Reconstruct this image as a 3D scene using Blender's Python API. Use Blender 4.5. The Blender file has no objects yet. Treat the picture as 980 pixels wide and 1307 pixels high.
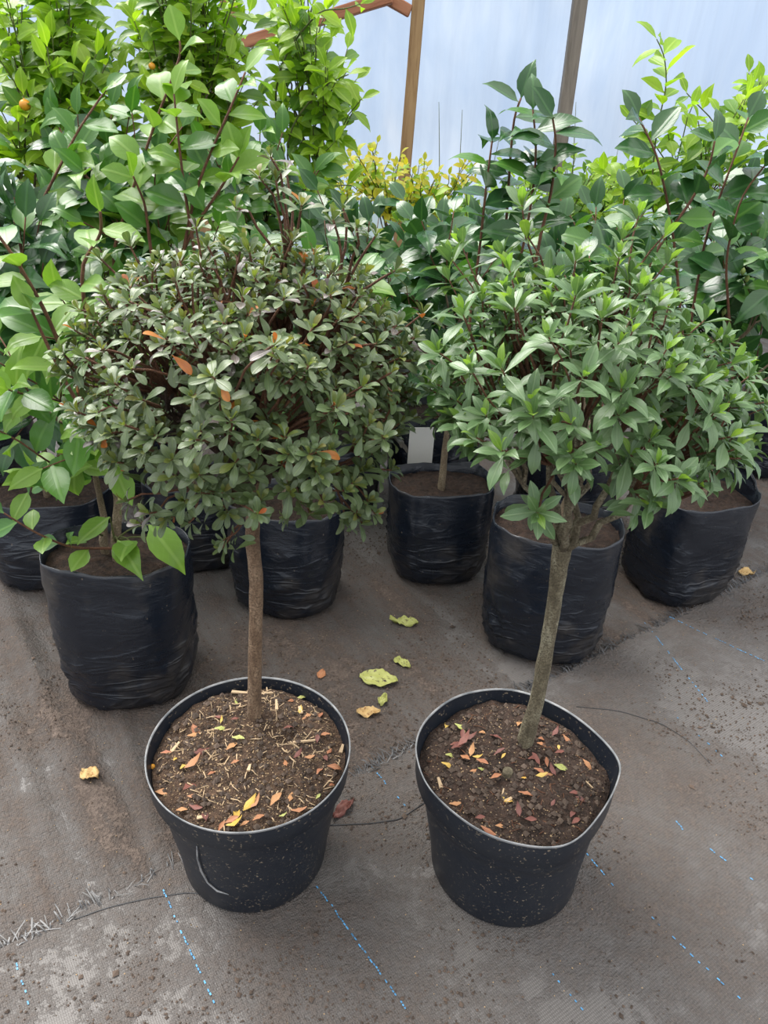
import bpy, bmesh, math, random
import numpy as np
from mathutils import Vector, Matrix, noise

rng = np.random.default_rng(7)
random.seed(7)
scene = bpy.context.scene
COL = scene.collection

# ------------------------------------------------------------------ camera
PITCH, ROLL, CAM_H, FPX = math.radians(30), math.radians(3), 1.125, 982.0
W, H = 980, 1307
_r0 = np.array([1., 0, 0]); _u0 = np.array([0, math.sin(PITCH), math.cos(PITCH)])
FWD = np.array([0, math.cos(PITCH), -math.sin(PITCH)])
RGT = math.cos(ROLL) * _r0 + math.sin(ROLL) * _u0
UPV = math.cos(ROLL) * _u0 - math.sin(ROLL) * _r0
CAM = np.array([0., 0., CAM_H])
cd = bpy.data.cameras.new('camera')
cd.sensor_fit = 'VERTICAL'; cd.sensor_height = 36.0; cd.lens = 36.0 * FPX / H
cd.clip_start = 0.05; cd.clip_end = 100
cam = bpy.data.objects.new('camera', cd); COL.objects.link(cam)
cam.matrix_world = Matrix(((RGT[0], UPV[0], -FWD[0], 0), (RGT[1], UPV[1], -FWD[1], 0),
                           (RGT[2], UPV[2], -FWD[2], CAM_H), (0, 0, 0, 1)))
scene.camera = cam

# ------------------------------------------------------------------ light
world = bpy.data.worlds.new('overcast_sky'); scene.world = world
world.use_nodes = True
wn = world.node_tree; wn.nodes.clear()
w_out = wn.nodes.new('ShaderNodeOutputWorld'); w_bg = wn.nodes.new('ShaderNodeBackground')
w_tc = wn.nodes.new('ShaderNodeTexCoord'); w_sep = wn.nodes.new('ShaderNodeSeparateXYZ')
w_rmp = wn.nodes.new('ShaderNodeValToRGB')
w_rmp.color_ramp.elements[0].position = 0.0; w_rmp.color_ramp.elements[0].color = (.34, .38, .44, 1)
w_rmp.color_ramp.elements[1].position = 1.0; w_rmp.color_ramp.elements[1].color = (1.05, 1.05, 1.05, 1)
wn.links.new(w_tc.outputs['Generated'], w_sep.inputs[0]); wn.links.new(w_sep.outputs['Z'], w_rmp.inputs[0])
wn.links.new(w_rmp.outputs[0], w_bg.inputs[0]); w_bg.inputs[1].default_value = 1.08
wn.links.new(w_bg.outputs[0], w_out.inputs[0])
sd = bpy.data.lights.new('sky_sun_offscreen', 'SUN'); sd.energy = 3.0; sd.angle = math.radians(40); sd.color = (1, .97, .92)
sun = bpy.data.objects.new('sky_sun_offscreen', sd); COL.objects.link(sun)
sun.rotation_euler = (math.radians(-22), math.radians(-28), 0)
scene.view_settings.view_transform = 'Standard'; scene.view_settings.look = 'None'
scene.view_settings.exposure = 1.12; scene.view_settings.gamma = 1.0
scene.view_settings.use_curve_mapping = False

# ------------------------------------------------------------------ pixel helpers
def ray(u, v): return FWD + RGT * (u - 490) / FPX - UPV * (v - 653.5) / FPX
def onz(u, v, z=0.):
    r = ray(u, v); return CAM + r * (z - CAM_H) / r[2]
def ony(u, v, y):
    r = ray(u, v); return CAM + r * y / r[1]
def proj(P):
    d = P - CAM; z = d @ FWD
    return 490 + FPX * (d @ RGT) / z, 653.5 - FPX * (d @ UPV) / z, z

# ------------------------------------------------------------------ object helpers
def link(o, parent=None):
    COL.objects.link(o)
    if parent is not None: o.parent = parent
    return o
def tag(o, label=None, cat=None, group=None, kind=None):
    if label: o['label'] = label
    if cat: o['category'] = cat
    if group: o['group'] = group
    if kind: o['kind'] = kind
    return o
def empty(name, loc):
    o = bpy.data.objects.new(name, None); o.empty_display_size = .05
    o.location = loc; return link(o)
class MB:
    """collects vertices and faces for one mesh"""
    def __init__(s): s.v = []; s.f = []; s.m = []; s.n = 0
    def add(s, v, f, mi=0):
        v = np.asarray(v, float)
        s.v.append(v); s.f += [tuple(i + s.n for i in q) for q in f]; s.m += [mi] * len(f); s.n += len(v)
    def tube(s, pts, radii, sides=6, cap=True, mi=0):
        P = np.asarray(pts, float); n = len(P)
        if np.isscalar(radii): radii = [radii] * n
        T = np.gradient(P, axis=0); T /= np.linalg.norm(T, axis=1)[:, None] + 1e-9
        a = np.array([0, 0, 1.]) if abs(T[0][2]) < .9 else np.array([1., 0, 0])
        V = []; N = np.cross(T[0], a)
        for i in range(n):
            N = N - T[i] * (N @ T[i]); N /= np.linalg.norm(N) + 1e-9
            B = np.cross(T[i], N)
            for k in range(sides):
                t = 2 * math.pi * k / sides
                V.append(P[i] + radii[i] * (math.cos(t) * N + math.sin(t) * B))
        F = []
        for i in range(n - 1):
            for k in range(sides):
                k2 = (k + 1) % sides
                F.append((i * sides + k, i * sides + k2, (i + 1) * sides + k2, (i + 1) * sides + k))
        if cap:
            F.append(tuple(range(sides))[::-1]); F.append(tuple((n - 1) * sides + k for k in range(sides)))
        s.add(V, F, mi)
    def box(s, lo, hi, mi=0):
        x0, y0, z0 = lo; x1, y1, z1 = hi
        s.add([(x0,y0,z0),(x1,y0,z0),(x1,y1,z0),(x0,y1,z0),(x0,y0,z1),(x1,y0,z1),(x1,y1,z1),(x0,y1,z1)],
              [(3,2,1,0),(4,5,6,7),(0,1,5,4),(1,2,6,5),(2,3,7,6),(3,0,4,7)], mi)
    def mesh(s, name, mats, smooth=True, origin=(0, 0, 0)):
        me = bpy.data.meshes.new(name)
        V = np.concatenate(s.v) - np.asarray(origin, float)
        me.from_pydata(V.tolist(), [], s.f)
        for m in (mats if isinstance(mats, (list, tuple)) else [mats]): me.materials.append(m)
        if any(s.m): me.polygons.foreach_set('material_index', s.m)
        me.polygons.foreach_set('use_smooth', [smooth] * len(me.polygons))
        me.update(); return me
    def obj(s, name, mats, parent=None, smooth=True, origin=None):
        if origin is not None: org = origin
        else:
            org, q = Vector((0, 0, 0)), parent
            while q is not None: org = org + q.location; q = q.parent
            org = tuple(org)
        o = bpy.data.objects.new(name, s.mesh(name, mats, smooth, org))
        link(o, parent)
        if parent is None: o.location = org
        return o
def fbm(p, sc=1.0, oct=3): return noise.fractal(Vector((float(p[0]) * sc, float(p[1]) * sc, float(p[2]) * sc)), .6, 2.0, oct)

# ------------------------------------------------------------------ materials
def newmat(name):
    m = bpy.data.materials.new(name); m.use_nodes = True
    nt = m.node_tree; b = nt.nodes['Principled BSDF']; return m, nt, b
def N(nt, t, **kw):
    n = nt.nodes.new(t)
    for k, v in kw.items(): setattr(n, k, v)
    return n
def ramp(nt, fac, stops, interp='LINEAR'):
    r = N(nt, 'ShaderNodeValToRGB'); cr = r.color_ramp; cr.interpolation = interp
    while len(cr.elements) < len(stops): cr.elements.new(.5)
    for e, (p, c) in zip(cr.elements, stops):
        e.position = p; e.color = (c[0], c[1], c[2], 1) if len(c) == 3 else c
    if fac is not None: nt.links.new(fac, r.inputs[0])
    return r
def mathn(nt, op, a, b=None):
    n = N(nt, 'ShaderNodeMath', operation=op)
    for i, x in enumerate((a, b)):
        if x is None: continue
        if isinstance(x, (int, float)): n.inputs[i].default_value = x
        else: nt.links.new(x, n.inputs[i])
    return n.outputs[0]
def mix(nt, fac, a, b, blend='MIX'):
    n = N(nt, 'ShaderNodeMix', data_type='RGBA', blend_type=blend)
    for s, x in ((n.inputs[0], fac), (n.inputs[6], a), (n.inputs[7], b)):
        if isinstance(x, (int, float)): s.default_value = x
        elif isinstance(x, (tuple, list)): s.default_value = (*x[:3], 1)
        else: nt.links.new(x, s)
    return n.outputs[2]
def tex_noise(nt, scale, detail=4, rough=.55, coord='Object', vec=None, dist=0):
    n = N(nt, 'ShaderNodeTexNoise'); n.inputs['Scale'].default_value = scale
    n.inputs['Detail'].default_value = detail; n.inputs['Roughness'].default_value = rough
    n.inputs['Distortion'].default_value = dist
    if vec is None:
        tc = N(nt, 'ShaderNodeTexCoord'); vec = tc.outputs[coord]
    nt.links.new(vec, n.inputs['Vector']); return n.outputs['Fac']
def bump(nt, b, height, strength, dist=.01, normal=None):
    n = N(nt, 'ShaderNodeBump'); n.inputs['Strength'].default_value = strength; n.inputs['Distance'].default_value = dist
    nt.links.new(height, n.inputs['Height'])
    if normal is not None: nt.links.new(normal, n.inputs['Normal'])
    if b is not None: nt.links.new(n.outputs[0], b.inputs['Normal'])
    return n.outputs[0]

def leaf_mat(name, cols, vein, rough=.4, trans=.25, spec=.5, veinw=.035, spots=None):
    """two-sided leaf: colour differs from leaf to leaf, paler midrib, a little light comes through"""
    m, nt, b = newmat(name)
    oi = N(nt, 'ShaderNodeObjectInfo'); ge = N(nt, 'ShaderNodeNewGeometry')
    rnd = mathn(nt, 'FRACT', mathn(nt, 'ADD', oi.outputs['Random'], ge.outputs['Random Per Island']))
    k = len(cols)
    c = ramp(nt, rnd, [(i / (k - 1), cols[i]) for i in range(k)]).outputs[0]
    uv = N(nt, 'ShaderNodeUVMap'); sp = N(nt, 'ShaderNodeSeparateXYZ'); nt.links.new(uv.outputs[0], sp.inputs[0])
    d = mathn(nt, 'ABSOLUTE', mathn(nt, 'SUBTRACT', sp.outputs['X'], .5))
    mid = ramp(nt, d, [(0, (1, 1, 1)), (veinw, (.8, .8, .8)), (veinw * 2.2, (0, 0, 0))]).outputs[0]
    tc = N(nt, 'ShaderNodeTexCoord')
    # side veins: diagonal stripes mirrored at the midrib
    st = mathn(nt, 'FRACT', mathn(nt, 'SUBTRACT', mathn(nt, 'MULTIPLY', sp.outputs['Y'], 7.0), mathn(nt, 'MULTIPLY', d, 4.5)))
    sv = ramp(nt, st, [(0, (.22, .22, .22)), (.09, (0, 0, 0)), (.9, (0, 0, 0)), (1, (.22, .22, .22))]).outputs[0]
    vv = mathn(nt, 'MAXIMUM', N_rgb(nt, mid), N_rgb(nt, sv))
    c2 = mix(nt, mathn(nt, 'MULTIPLY', vv, .65), c, vein)
    nz = tex_noise(nt, 2.5, 3, .6, vec=uv.outputs[0])
    c2 = mix(nt, .35, c2, mix(nt, nz, tuple(x * .55 for x in cols[0]), tuple(min(1, x * 1.35) for x in cols[-1])))
    if spots is not None:
        vz = tex_noise(nt, 9, 2, .5, vec=uv.outputs[0])
        sm = ramp(nt, vz, [(.58, (0, 0, 0)), (.66, (1, 1, 1))]).outputs[0]
        c2 = mix(nt, N_rgb(nt, sm), c2, spots)
    nt.links.new(c2, b.inputs['Base Color'])
    b.inputs['Roughness'].default_value = rough; b.inputs['Specular IOR Level'].default_value = spec
    bump(nt, b, vv, .25, .002)
    if trans > 0:
        t = N(nt, 'ShaderNodeBsdfTranslucent'); ms = N(nt, 'ShaderNodeMixShader'); ms.inputs[0].default_value = trans
        tcol = mix(nt, 1.0, c2, (1.6, 1.75, .7), 'MULTIPLY'); nt.links.new(tcol, t.inputs[0])
        out = nt.nodes['Material Output']
        nt.links.new(b.outputs[0], ms.inputs[1]); nt.links.new(t.outputs[0], ms.inputs[2]); nt.links.new(ms.outputs[0], out.inputs[0])
    return m
def N_rgb(nt, col):
    n = N(nt, 'ShaderNodeRGBToBW'); nt.links.new(col, n.inputs[0]); return n.outputs[0]

M = {}
M['azA'] = leaf_mat('grey_green_azalea_leaf', [(.060, .105, .034), (.110, .150, .068), (.080, .138, .038), (.150, .185, .100)], (.19, .26, .09), .38, .18, .6)
M['azA_young'] = leaf_mat('young_azalea_leaf', [(.14, .19, .04), (.11, .17, .045), (.19, .17, .05)], (.25, .28, .08), .42, .3)
M['azA_red'] = leaf_mat('reddened_azalea_leaf', [(.30, .045, .02), (.45, .13, .02), (.17, .05, .035), (.55, .22, .03)], (.4, .12, .05), .45, .25)
M['azA_mauve'] = leaf_mat('mauve_azalea_leaf', [(.13, .11, .105), (.11, .08, .075), (.16, .15, .13)], (.2, .16, .12), .35, .1, .6)
M['azB'] = leaf_mat('mid_green_azalea_leaf', [(.062, .130, .040), (.100, .185, .070), (.080, .160, .048), (.140, .220, .100)], (.22, .32, .15), .38, .2, .65)
M['azB_young'] = leaf_mat('bright_young_azalea_leaf', [(.17, .30, .05), (.12, .24, .05), (.24, .35, .06)], (.30, .42, .12), .42, .35)
M['cam'] = leaf_mat('dark_glossy_camellia_leaf', [(.016, .062, .016), (.028, .085, .022), (.020, .070, .026), (.042, .11, .030)], (.08, .19, .06), .24, .12, .45)
M['cam_mid'] = leaf_mat('mid_green_camellia_leaf', [(.050, .15, .018), (.08, .20, .022), (.035, .115, .02)], (.15, .30, .06), .32, .22, .45)
M['cam_light'] = leaf_mat('light_green_camellia_leaf', [(.105, .225, .022), (.15, .28, .034), (.075, .175, .018), (.19, .32, .05)], (.27, .40, .10), .36, .30, .4)
M['citrus'] = leaf_mat('yellow_green_citrus_leaf', [(.18, .33, .016), (.25, .41, .026), (.12, .24, .012), (.33, .46, .04)], (.45, .6, .1), .36, .42, .45)
M['citrus_dark'] = leaf_mat('older_citrus_leaf', [(.09, .20, .012), (.14, .27, .016), (.06, .15, .014)], (.2, .32, .06), .34, .3, .5)
M['yellowleaf'] = leaf_mat('golden_leaf', [(.50, .44, .03), (.32, .42, .03), (.58, .44, .03)], (.6, .5, .1), .45, .4)
M['dead'] = leaf_mat('dry_orange_leaf', [(.42, .19, .08), (.28, .11, .06), (.52, .30, .13), (.34, .13, .08)], (.5, .28, .14), .6, .05, .3)
M['dead_red'] = leaf_mat('dry_dark_red_leaf', [(.16, .055, .042), (.24, .085, .060), (.12, .050, .045)], (.25, .1, .07), .55, .03, .35)
M['dead_yellow'] = leaf_mat('dry_yellow_leaf', [(.58, .38, .07), (.48, .38, .12), (.60, .32, .06)], (.65, .5, .15), .5, .1, .3)
M['fall_green'] = leaf_mat('wilted_yellow_green_leaf', [(.36, .40, .10), (.44, .44, .14)], (.5, .52, .22), .5, .12, .4, spots=(.14, .12, .05))
M['fall_tan'] = leaf_mat('dry_tan_leaf', [(.55, .36, .14), (.48, .33, .15)], (.55, .42, .2), .6, .05, .3, spots=(.28, .13, .05))

def bark(name, c0, c1, c2, scale=60, rough=.85):
    m, nt, b = newmat(name)
    tc = N(nt, 'ShaderNodeTexCoord'); mp = N(nt, 'ShaderNodeMapping'); mp.inputs['Scale'].default_value = (1, 1, .35)
    nt.links.new(tc.outputs['Object'], mp.inputs[0])
    n1 = tex_noise(nt, scale, 6, .65, vec=mp.outputs[0]); n2 = tex_noise(nt, scale * 6, 3, .6, vec=tc.outputs['Object'])
    c = ramp(nt, n1, [(.32, c0), (.5, c1), (.68, c2)]).outputs[0]
    c = mix(nt, N_rgb(nt, ramp(nt, n2, [(.42, (0, 0, 0)), (.62, (.8, .8, .8))]).outputs[0]), c, c0)
    nt.links.new(c, b.inputs['Base Color']); b.inputs['Roughness'].default_value = rough
    bump(nt, b, mathn(nt, 'ADD', n1, n2), 1.0, .005); return m
M['barkA'] = bark('smooth_brown_bark', (.10, .060, .034), (.23, .145, .085), (.36, .25, .16))
M['barkB'] = bark('grey_green_bark', (.075, .060, .034), (.20, .168, .105), (.38, .35, .24))
M['twig'] = bark('dark_twig', (.035, .020, .014), (.085, .048, .032), (.15, .09, .06), 120)
M['twig_red'] = bark('red_brown_twig', (.11, .040, .020), (.22, .090, .042), (.30, .15, .07), 120, .6)
M['twig_green'] = bark('green_twig', (.08, .12, .02), (.17, .20, .05), (.26, .22, .08), 120, .6)
M['stem'] = bark('tan_camellia_stem', (.12, .085, .05), (.24, .18, .11), (.34, .27, .18))

def wood(name, c0, c1):
    m, nt, b = newmat(name)
    tc = N(nt, 'ShaderNodeTexCoord'); mp = N(nt, 'ShaderNodeMapping'); mp.inputs['Scale'].default_value = (14, 14, 1.2)
    nt.links.new(tc.outputs['Object'], mp.inputs[0])
    n1 = tex_noise(nt, 3, 6, .6, vec=mp.outputs[0], dist=.6)
    nt.links.new(ramp(nt, n1, [(.3, c0), (.7, c1)]).outputs[0], b.inputs['Base Color'])
    b.inputs['Roughness'].default_value = .8; bump(nt, b, n1, .4, .01); return m
M['post_warm'] = wood('raw_timber', (.22, .12, .05), (.42, .27, .13))
M['post_grey'] = wood('weathered_timber', (.13, .11, .09), (.26, .22, .18))
M['post_red'] = wood('reddish_timber', (.28, .10, .05), (.42, .19, .10))

def plastic_pot():
    m, nt, b = newmat('black_pot_plastic')
    tc = N(nt, 'ShaderNodeTexCoord')
    n1 = tex_noise(nt, 9, 5, .6, vec=tc.outputs['Object']); n2 = tex_noise(nt, 240, 2, .5, vec=tc.outputs['Object'])
    n3 = tex_noise(nt, 30, 4, .6, vec=tc.outputs['Object'], dist=1.5)
    dust = ramp(nt, n1, [(.45, (0, 0, 0)), (.75, (.35, .35, .35))]).outputs[0]
    c = mix(nt, N_rgb(nt, dust), (.012, .016, .024), (.040, .043, .048))
    b.inputs['Specular IOR Level'].default_value = .32
    sp = mathn(nt, 'MULTIPLY', N_rgb(nt, ramp(nt, n2, [(.62, (0, 0, 0)), (.66, (1, 1, 1))]).outputs[0]),
               N_rgb(nt, ramp(nt, n3, [(.45, (0, 0, 0)), (.62, (1, 1, 1))]).outputs[0]))
    c = mix(nt, mathn(nt, 'MULTIPLY', sp, .8), c, (.26, .21, .15))
    nt.links.new(c, b.inputs['Base Color'])
    nt.links.new(ramp(nt, n1, [(.3, (.36, .36, .36)), (.7, (.5, .5, .5))]).outputs[0], b.inputs['Roughness'])
    bump(nt, b, n3, .04, .005); return m
M['pot'] = plastic_pot()
def edge_mat():
    m, nt, b = newmat('worn_pot_lip'); n1 = tex_noise(nt, 40, 3)
    nt.links.new(ramp(nt, n1, [(.3, (.10, .11, .12)), (.65, (.30, .30, .30))]).outputs[0], b.inputs['Base Color'])
    b.inputs['Roughness'].default_value = .5; return m
M['lip'] = edge_mat()
def bag_mat():
    m, nt, b = newmat('black_polythene')
    tc = N(nt, 'ShaderNodeTexCoord'); mp = N(nt, 'ShaderNodeMapping'); mp.inputs['Scale'].default_value = (1, 1, 3.2)
    nt.links.new(tc.outputs['Object'], mp.inputs[0])
    n1 = tex_noise(nt, 14, 5, .6, vec=mp.outputs[0], dist=.8); n2 = tex_noise(nt, 7, 5, .65, vec=tc.outputs['Object'])
    n3 = tex_noise(nt, 120, 2, .5, vec=tc.outputs['Object'])
    dirt = ramp(nt, n2, [(.52, (0, 0, 0)), (.78, (.6, .6, .6))]).outputs[0]
    c = mix(nt, N_rgb(nt, dirt), (.0085, .0115, .018), (.100, .082, .062))
    b.inputs['Specular IOR Level'].default_value = .5
    sp = ramp(nt, n3, [(.72, (0, 0, 0)), (.78, (.5, .5, .5))]).outputs[0]
    c = mix(nt, N_rgb(nt, sp), c, (.2, .16, .12))
    nt.links.new(c, b.inputs['Base Color'])
    nt.links.new(ramp(nt, n2, [(.4, (.20, .20, .20)), (.7, (.5, .5, .5))]).outputs[0], b.inputs['Roughness'])
    mp3 = N(nt, 'ShaderNodeMapping'); mp3.inputs['Scale'].default_value = (1, 1, 4.5); nt.links.new(tc.outputs['Object'], mp3.inputs[0])
    n4 = tex_noise(nt, 6.5, 2, .45, vec=mp3.outputs[0], dist=.6)
    rid = mathn(nt, 'MAXIMUM', mathn(nt, 'SUBTRACT', 1.0, mathn(nt, 'MULTIPLY', mathn(nt, 'ABSOLUTE', mathn(nt, 'SUBTRACT', n4, .5)), 16.0)), 0.0)
    sz = N(nt, 'ShaderNodeSeparateXYZ'); nt.links.new(tc.outputs['Object'], sz.inputs[0])
    lowm = N_rgb(nt, ramp(nt, sz.outputs['Z'], [(.04, (1, 1, 1)), (.20, (.06, .06, .06))]).outputs[0])
    bump(nt, b, mathn(nt, 'ADD', mathn(nt, 'MULTIPLY', n1, .5), mathn(nt, 'MULTIPLY', mathn(nt, 'MULTIPLY', rid, n2), lowm)), .45, .010); return m
M['bag'] = bag_mat()
def soil_mat(name, c0, c1, speck, amt=.68):
    m, nt, b = newmat(name); tc = N(nt, 'ShaderNodeTexCoord')
    n1 = tex_noise(nt, 25, 6, .7, vec=tc.outputs['Object']); n2 = tex_noise(nt, 320, 3, .6, vec=tc.outputs['Object'])
    n3 = tex_noise(nt, 95, 4, .65, vec=tc.outputs['Object'])
    c = ramp(nt, mathn(nt, 'ADD', mathn(nt, 'MULTIPLY', n1, .35), mathn(nt, 'MULTIPLY', n3, .65)), [(.36, tuple(x * .55 for x in c0)), (.5, tuple((x + y) / 2 for x, y in zip(c0, c1))), (.66, tuple(x * 1.3 for x in c1))]).outputs[0]
    s = ramp(nt, n2, [(amt, (0, 0, 0)), (amt + .04, (1, 1, 1))]).outputs[0]
    c = mix(nt, mathn(nt, 'MULTIPLY', N_rgb(nt, s), .75), c, speck)
    nt.links.new(c, b.inputs['Base Color']); b.inputs['Roughness'].default_value = .95
    bump(nt, b, mathn(nt, 'ADD', mathn(nt, 'ADD', n1, n3), n2), 1.0, .010); return m
M['soil'] = soil_mat('potting_soil', (.040, .022, .013), (.120, .070, .042), (.36, .24, .13), .64)
M['soil_dark'] = soil_mat('damp_soil', (.026, .015, .010), (.075, .043, .029), (.20, .12, .07), .72)
def plain(name, col, rough=.7, var=.35, scale=40):
    m, nt, b = newmat(name)
    oi = N(nt, 'ShaderNodeObjectInfo'); ge = N(nt, 'ShaderNodeNewGeometry')
    rnd = mathn(nt, 'FRACT', mathn(nt, 'ADD', oi.outputs['Random'], ge.outputs['Random Per Island']))
    n1 = tex_noise(nt, scale, 4)
    f = mathn(nt, 'ADD', mathn(nt, 'MULTIPLY', rnd, .6), mathn(nt, 'MULTIPLY', n1, .4))
    nt.links.new(ramp(nt, f, [(.1, tuple(x * (1 - var) for x in col)), (.9, tuple(min(1, x * (1 + var)) for x in col))]).outputs[0], b.inputs['Base Color'])
    b.inputs['Roughness'].default_value = rough; return m
M['chip'] = plain('pale_wood_chip', (.46, .33, .20), .8)
M['grain'] = plain('pale_grain', (.36, .25, .14), .8, .5)
M['clod'] = plain('soil_clod', (.085, .060, .045), .95, .5)
M['fruit'] = plain('orange_peel', (.62, .27, .02), .4, .15)
M['fruit_green'] = plain('camellia_bud', (.28, .36, .09), .4, .2)
M['blue'] = plain('blue_thread', (.07, .27, .50), .6, .5)
M['fray'] = plain('frayed_black_tape', (.055, .055, .058), .4, .8)
M['white'] = plain('white_plastic', (.75, .72, .66), .5, .06)
M['flower'] = plain('yellow_petal', (.80, .50, .02), .5, .25)

def ground_mat(name, dirty):
    """woven black ground cover, dusted with soil in patches"""
    m, nt, b = newmat(name); tc = N(nt, 'ShaderNodeTexCoord')
    mp = N(nt, 'ShaderNodeMapping'); mp.inputs['Rotation'].default_value = (0, 0, math.radians(-35))
    nt.links.new(tc.outputs['Object'], mp.inputs[0])
    ws = []
    for d in ('X', 'Y'):
        w = N(nt, 'ShaderNodeTexWave', wave_type='BANDS', bands_direction=d, wave_profile='SIN')
        w.inputs['Scale'].default_value = 105 if d == 'X' else 75
        w.inputs['Distortion'].default_value = .5; w.inputs['Detail'].default_value = 1
        nt.links.new(mp.outputs[0], w.inputs[0]); ws.append(w.outputs['Fac'])
    weave = mathn(nt, 'MULTIPLY', ws[0], ws[1])
    big = tex_noise(nt, 3.0, 7, .62, vec=tc.outputs['Object'], dist=.5); fine = tex_noise(nt, 34, 5, .7, vec=tc.outputs['Object'])
    lump = tex_noise(nt, 190, 4, .65, vec=tc.outputs['Object']); grit = tex_noise(nt, 420, 2, .6, vec=tc.outputs['Object'])
    dirt = mathn(nt, 'ADD', mathn(nt, 'ADD', mathn(nt, 'MULTIPLY', big, .62), mathn(nt, 'MULTIPLY', fine, .22)), mathn(nt, 'MULTIPLY', lump, .16))
    if dirty:      # streaks in the dirt tone stand in for sheen and shade of the folds
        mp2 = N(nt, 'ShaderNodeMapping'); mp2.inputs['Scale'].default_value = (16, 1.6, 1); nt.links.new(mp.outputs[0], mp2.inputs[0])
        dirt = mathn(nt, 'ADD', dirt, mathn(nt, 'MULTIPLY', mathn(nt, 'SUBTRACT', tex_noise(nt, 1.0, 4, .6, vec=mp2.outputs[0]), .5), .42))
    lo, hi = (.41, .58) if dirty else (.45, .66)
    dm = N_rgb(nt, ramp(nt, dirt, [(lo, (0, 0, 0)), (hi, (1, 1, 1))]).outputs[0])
    clean = mix(nt, weave, (.085, .082, .081), (.170, .162, .158))
    earth = ramp(nt, mathn(nt, 'ADD', mathn(nt, 'MULTIPLY', fine, .45), mathn(nt, 'MULTIPLY', lump, .55)), [(.32, (.048, .033, .026)), (.50, (.105, .076, .060)), (.68, (.200, .150, .120))]).outputs[0]
    film = mix(nt, .35 if not dirty else .30, clean, ramp(nt, lump, [(.3, (.085, .068, .056)), (.7, (.175, .150, .132))]).outputs[0])
    c = mix(nt, mathn(nt, 'MULTIPLY', dm, .85), film, earth)
    sp = N_rgb(nt, ramp(nt, grit, [(.70, (0, 0, 0)), (.74, (1, 1, 1))]).outputs[0])
    c = mix(nt, mathn(nt, 'MULTIPLY', sp, .5), c, (.30, .24, .18))
    nt.links.new(c, b.inputs['Base Color'])
    rr = mix(nt, dm, (.46, .46, .46), (.90, .90, .90)); nt.links.new(rr, b.inputs['Roughness'])
    b.inputs['Specular IOR Level'].default_value = .36
    nb = bump(nt, None, weave, .35, .0015)
    bump(nt, b, mathn(nt, 'MULTIPLY', mathn(nt, 'ADD', lump, fine), dm), .9, .007, nb)
    return m
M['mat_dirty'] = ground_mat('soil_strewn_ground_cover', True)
M['mat_clean'] = ground_mat('woven_ground_cover', False)
def film_mat():
    m, nt, b = newmat('milky_tunnel_film'); tc = N(nt, 'ShaderNodeTexCoord')
    mp = N(nt, 'ShaderNodeMapping'); mp.inputs['Scale'].default_value = (2.2, 1, .7); nt.links.new(tc.outputs['Object'], mp.inputs[0])
    n1 = tex_noise(nt, 1.3, 6, .6, vec=mp.outputs[0], dist=.8)
    mp2 = N(nt, 'ShaderNodeMapping'); mp2.inputs['Scale'].default_value = (9, 1, .6); nt.links.new(tc.outputs['Object'], mp2.inputs[0])
    n2 = tex_noise(nt, 2.2, 5, .6, vec=mp2.outputs[0])
    sp = N(nt, 'ShaderNodeSeparateXYZ'); nt.links.new(tc.outputs['Object'], sp.inputs[0])
    c = ramp(nt, n1, [(.28, (.36, .46, .62)), (.50, (.44, .53, .66)), (.72, (.52, .59, .69))]).outputs[0]
    c = mix(nt, mathn(nt, 'MULTIPLY', N_rgb(nt, ramp(nt, n2, [(.46, (0, 0, 0)), (.72, (1, 1, 1))]).outputs[0]), .55), c, (.36, .44, .57))
    # green tint towards the ground, painted as greenery showing through the film
    al = N_rgb(nt, ramp(nt, mathn(nt, 'ADD', sp.outputs['Z'], mathn(nt, 'MULTIPLY', n1, .9)), [(.95, (1, 1, 1)), (1.55, (0, 0, 0))]).outputs[0])
    c = mix(nt, mathn(nt, 'MULTIPLY', al, .55), c, (.25, .34, .27))
    b.inputs['Roughness'].default_value = .45; nt.links.new(c, b.inputs['Base Color'])
    t = N(nt, 'ShaderNodeBsdfTranslucent'); nt.links.new(c, t.inputs[0])
    ms = N(nt, 'ShaderNodeMixShader'); ms.inputs[0].default_value = .72
    nt.links.new(b.outputs[0], ms.inputs[1]); nt.links.new(t.outputs[0], ms.inputs[2])
    nt.links.new(ms.outputs[0], nt.nodes['Material Output'].inputs[0])
    bump(nt, b, n2, .25, .03); return m
M['film'] = film_mat()

# ------------------------------------------------------------------ the ground
SEAM0 = np.array([-.004, .995]); SD = np.array([.815, .58]); SD /= np.linalg.norm(SD); SN = np.array([SD[1], -SD[0]])
_folds = []
for a, b_, amp, wd in [((150, 905), (208, 1088), 0.016, .012), ((20, 800), (95, 1010), .014, .018), ((70, 905), (150, 1060), .012, .016),
                       ((5, 900), (60, 1060), .013, .016), ((0, 760), (60, 880), .014, .02), ((840, 770), (960, 720), .008, .03),
                       ((790, 770), (850, 860), .004, .03)]:
    _folds.append((onz(*a)[:2], onz(*b_)[:2], amp, wd))
def ground_z(x, y):
    z = .0022 * fbm((x, y, 0), 4.0) + .0008 * fbm((x, y, 3), 25.0, 2)
    for a, b_, amp, wd in _folds:
        ab = b_ - a; t = ((x - a[0]) * ab[0] + (y - a[1]) * ab[1]) / (ab @ ab)
        tt = min(1, max(0, t)); dx, dy = x - a[0] - tt * ab[0], y - a[1] - tt * ab[1]
        d2 = dx * dx + dy * dy
        if d2 < 9 * wd * wd: z += amp * math.exp(-d2 / (wd * wd)) * (.6 + .4 * math.sin(math.pi * tt))
    return z
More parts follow.
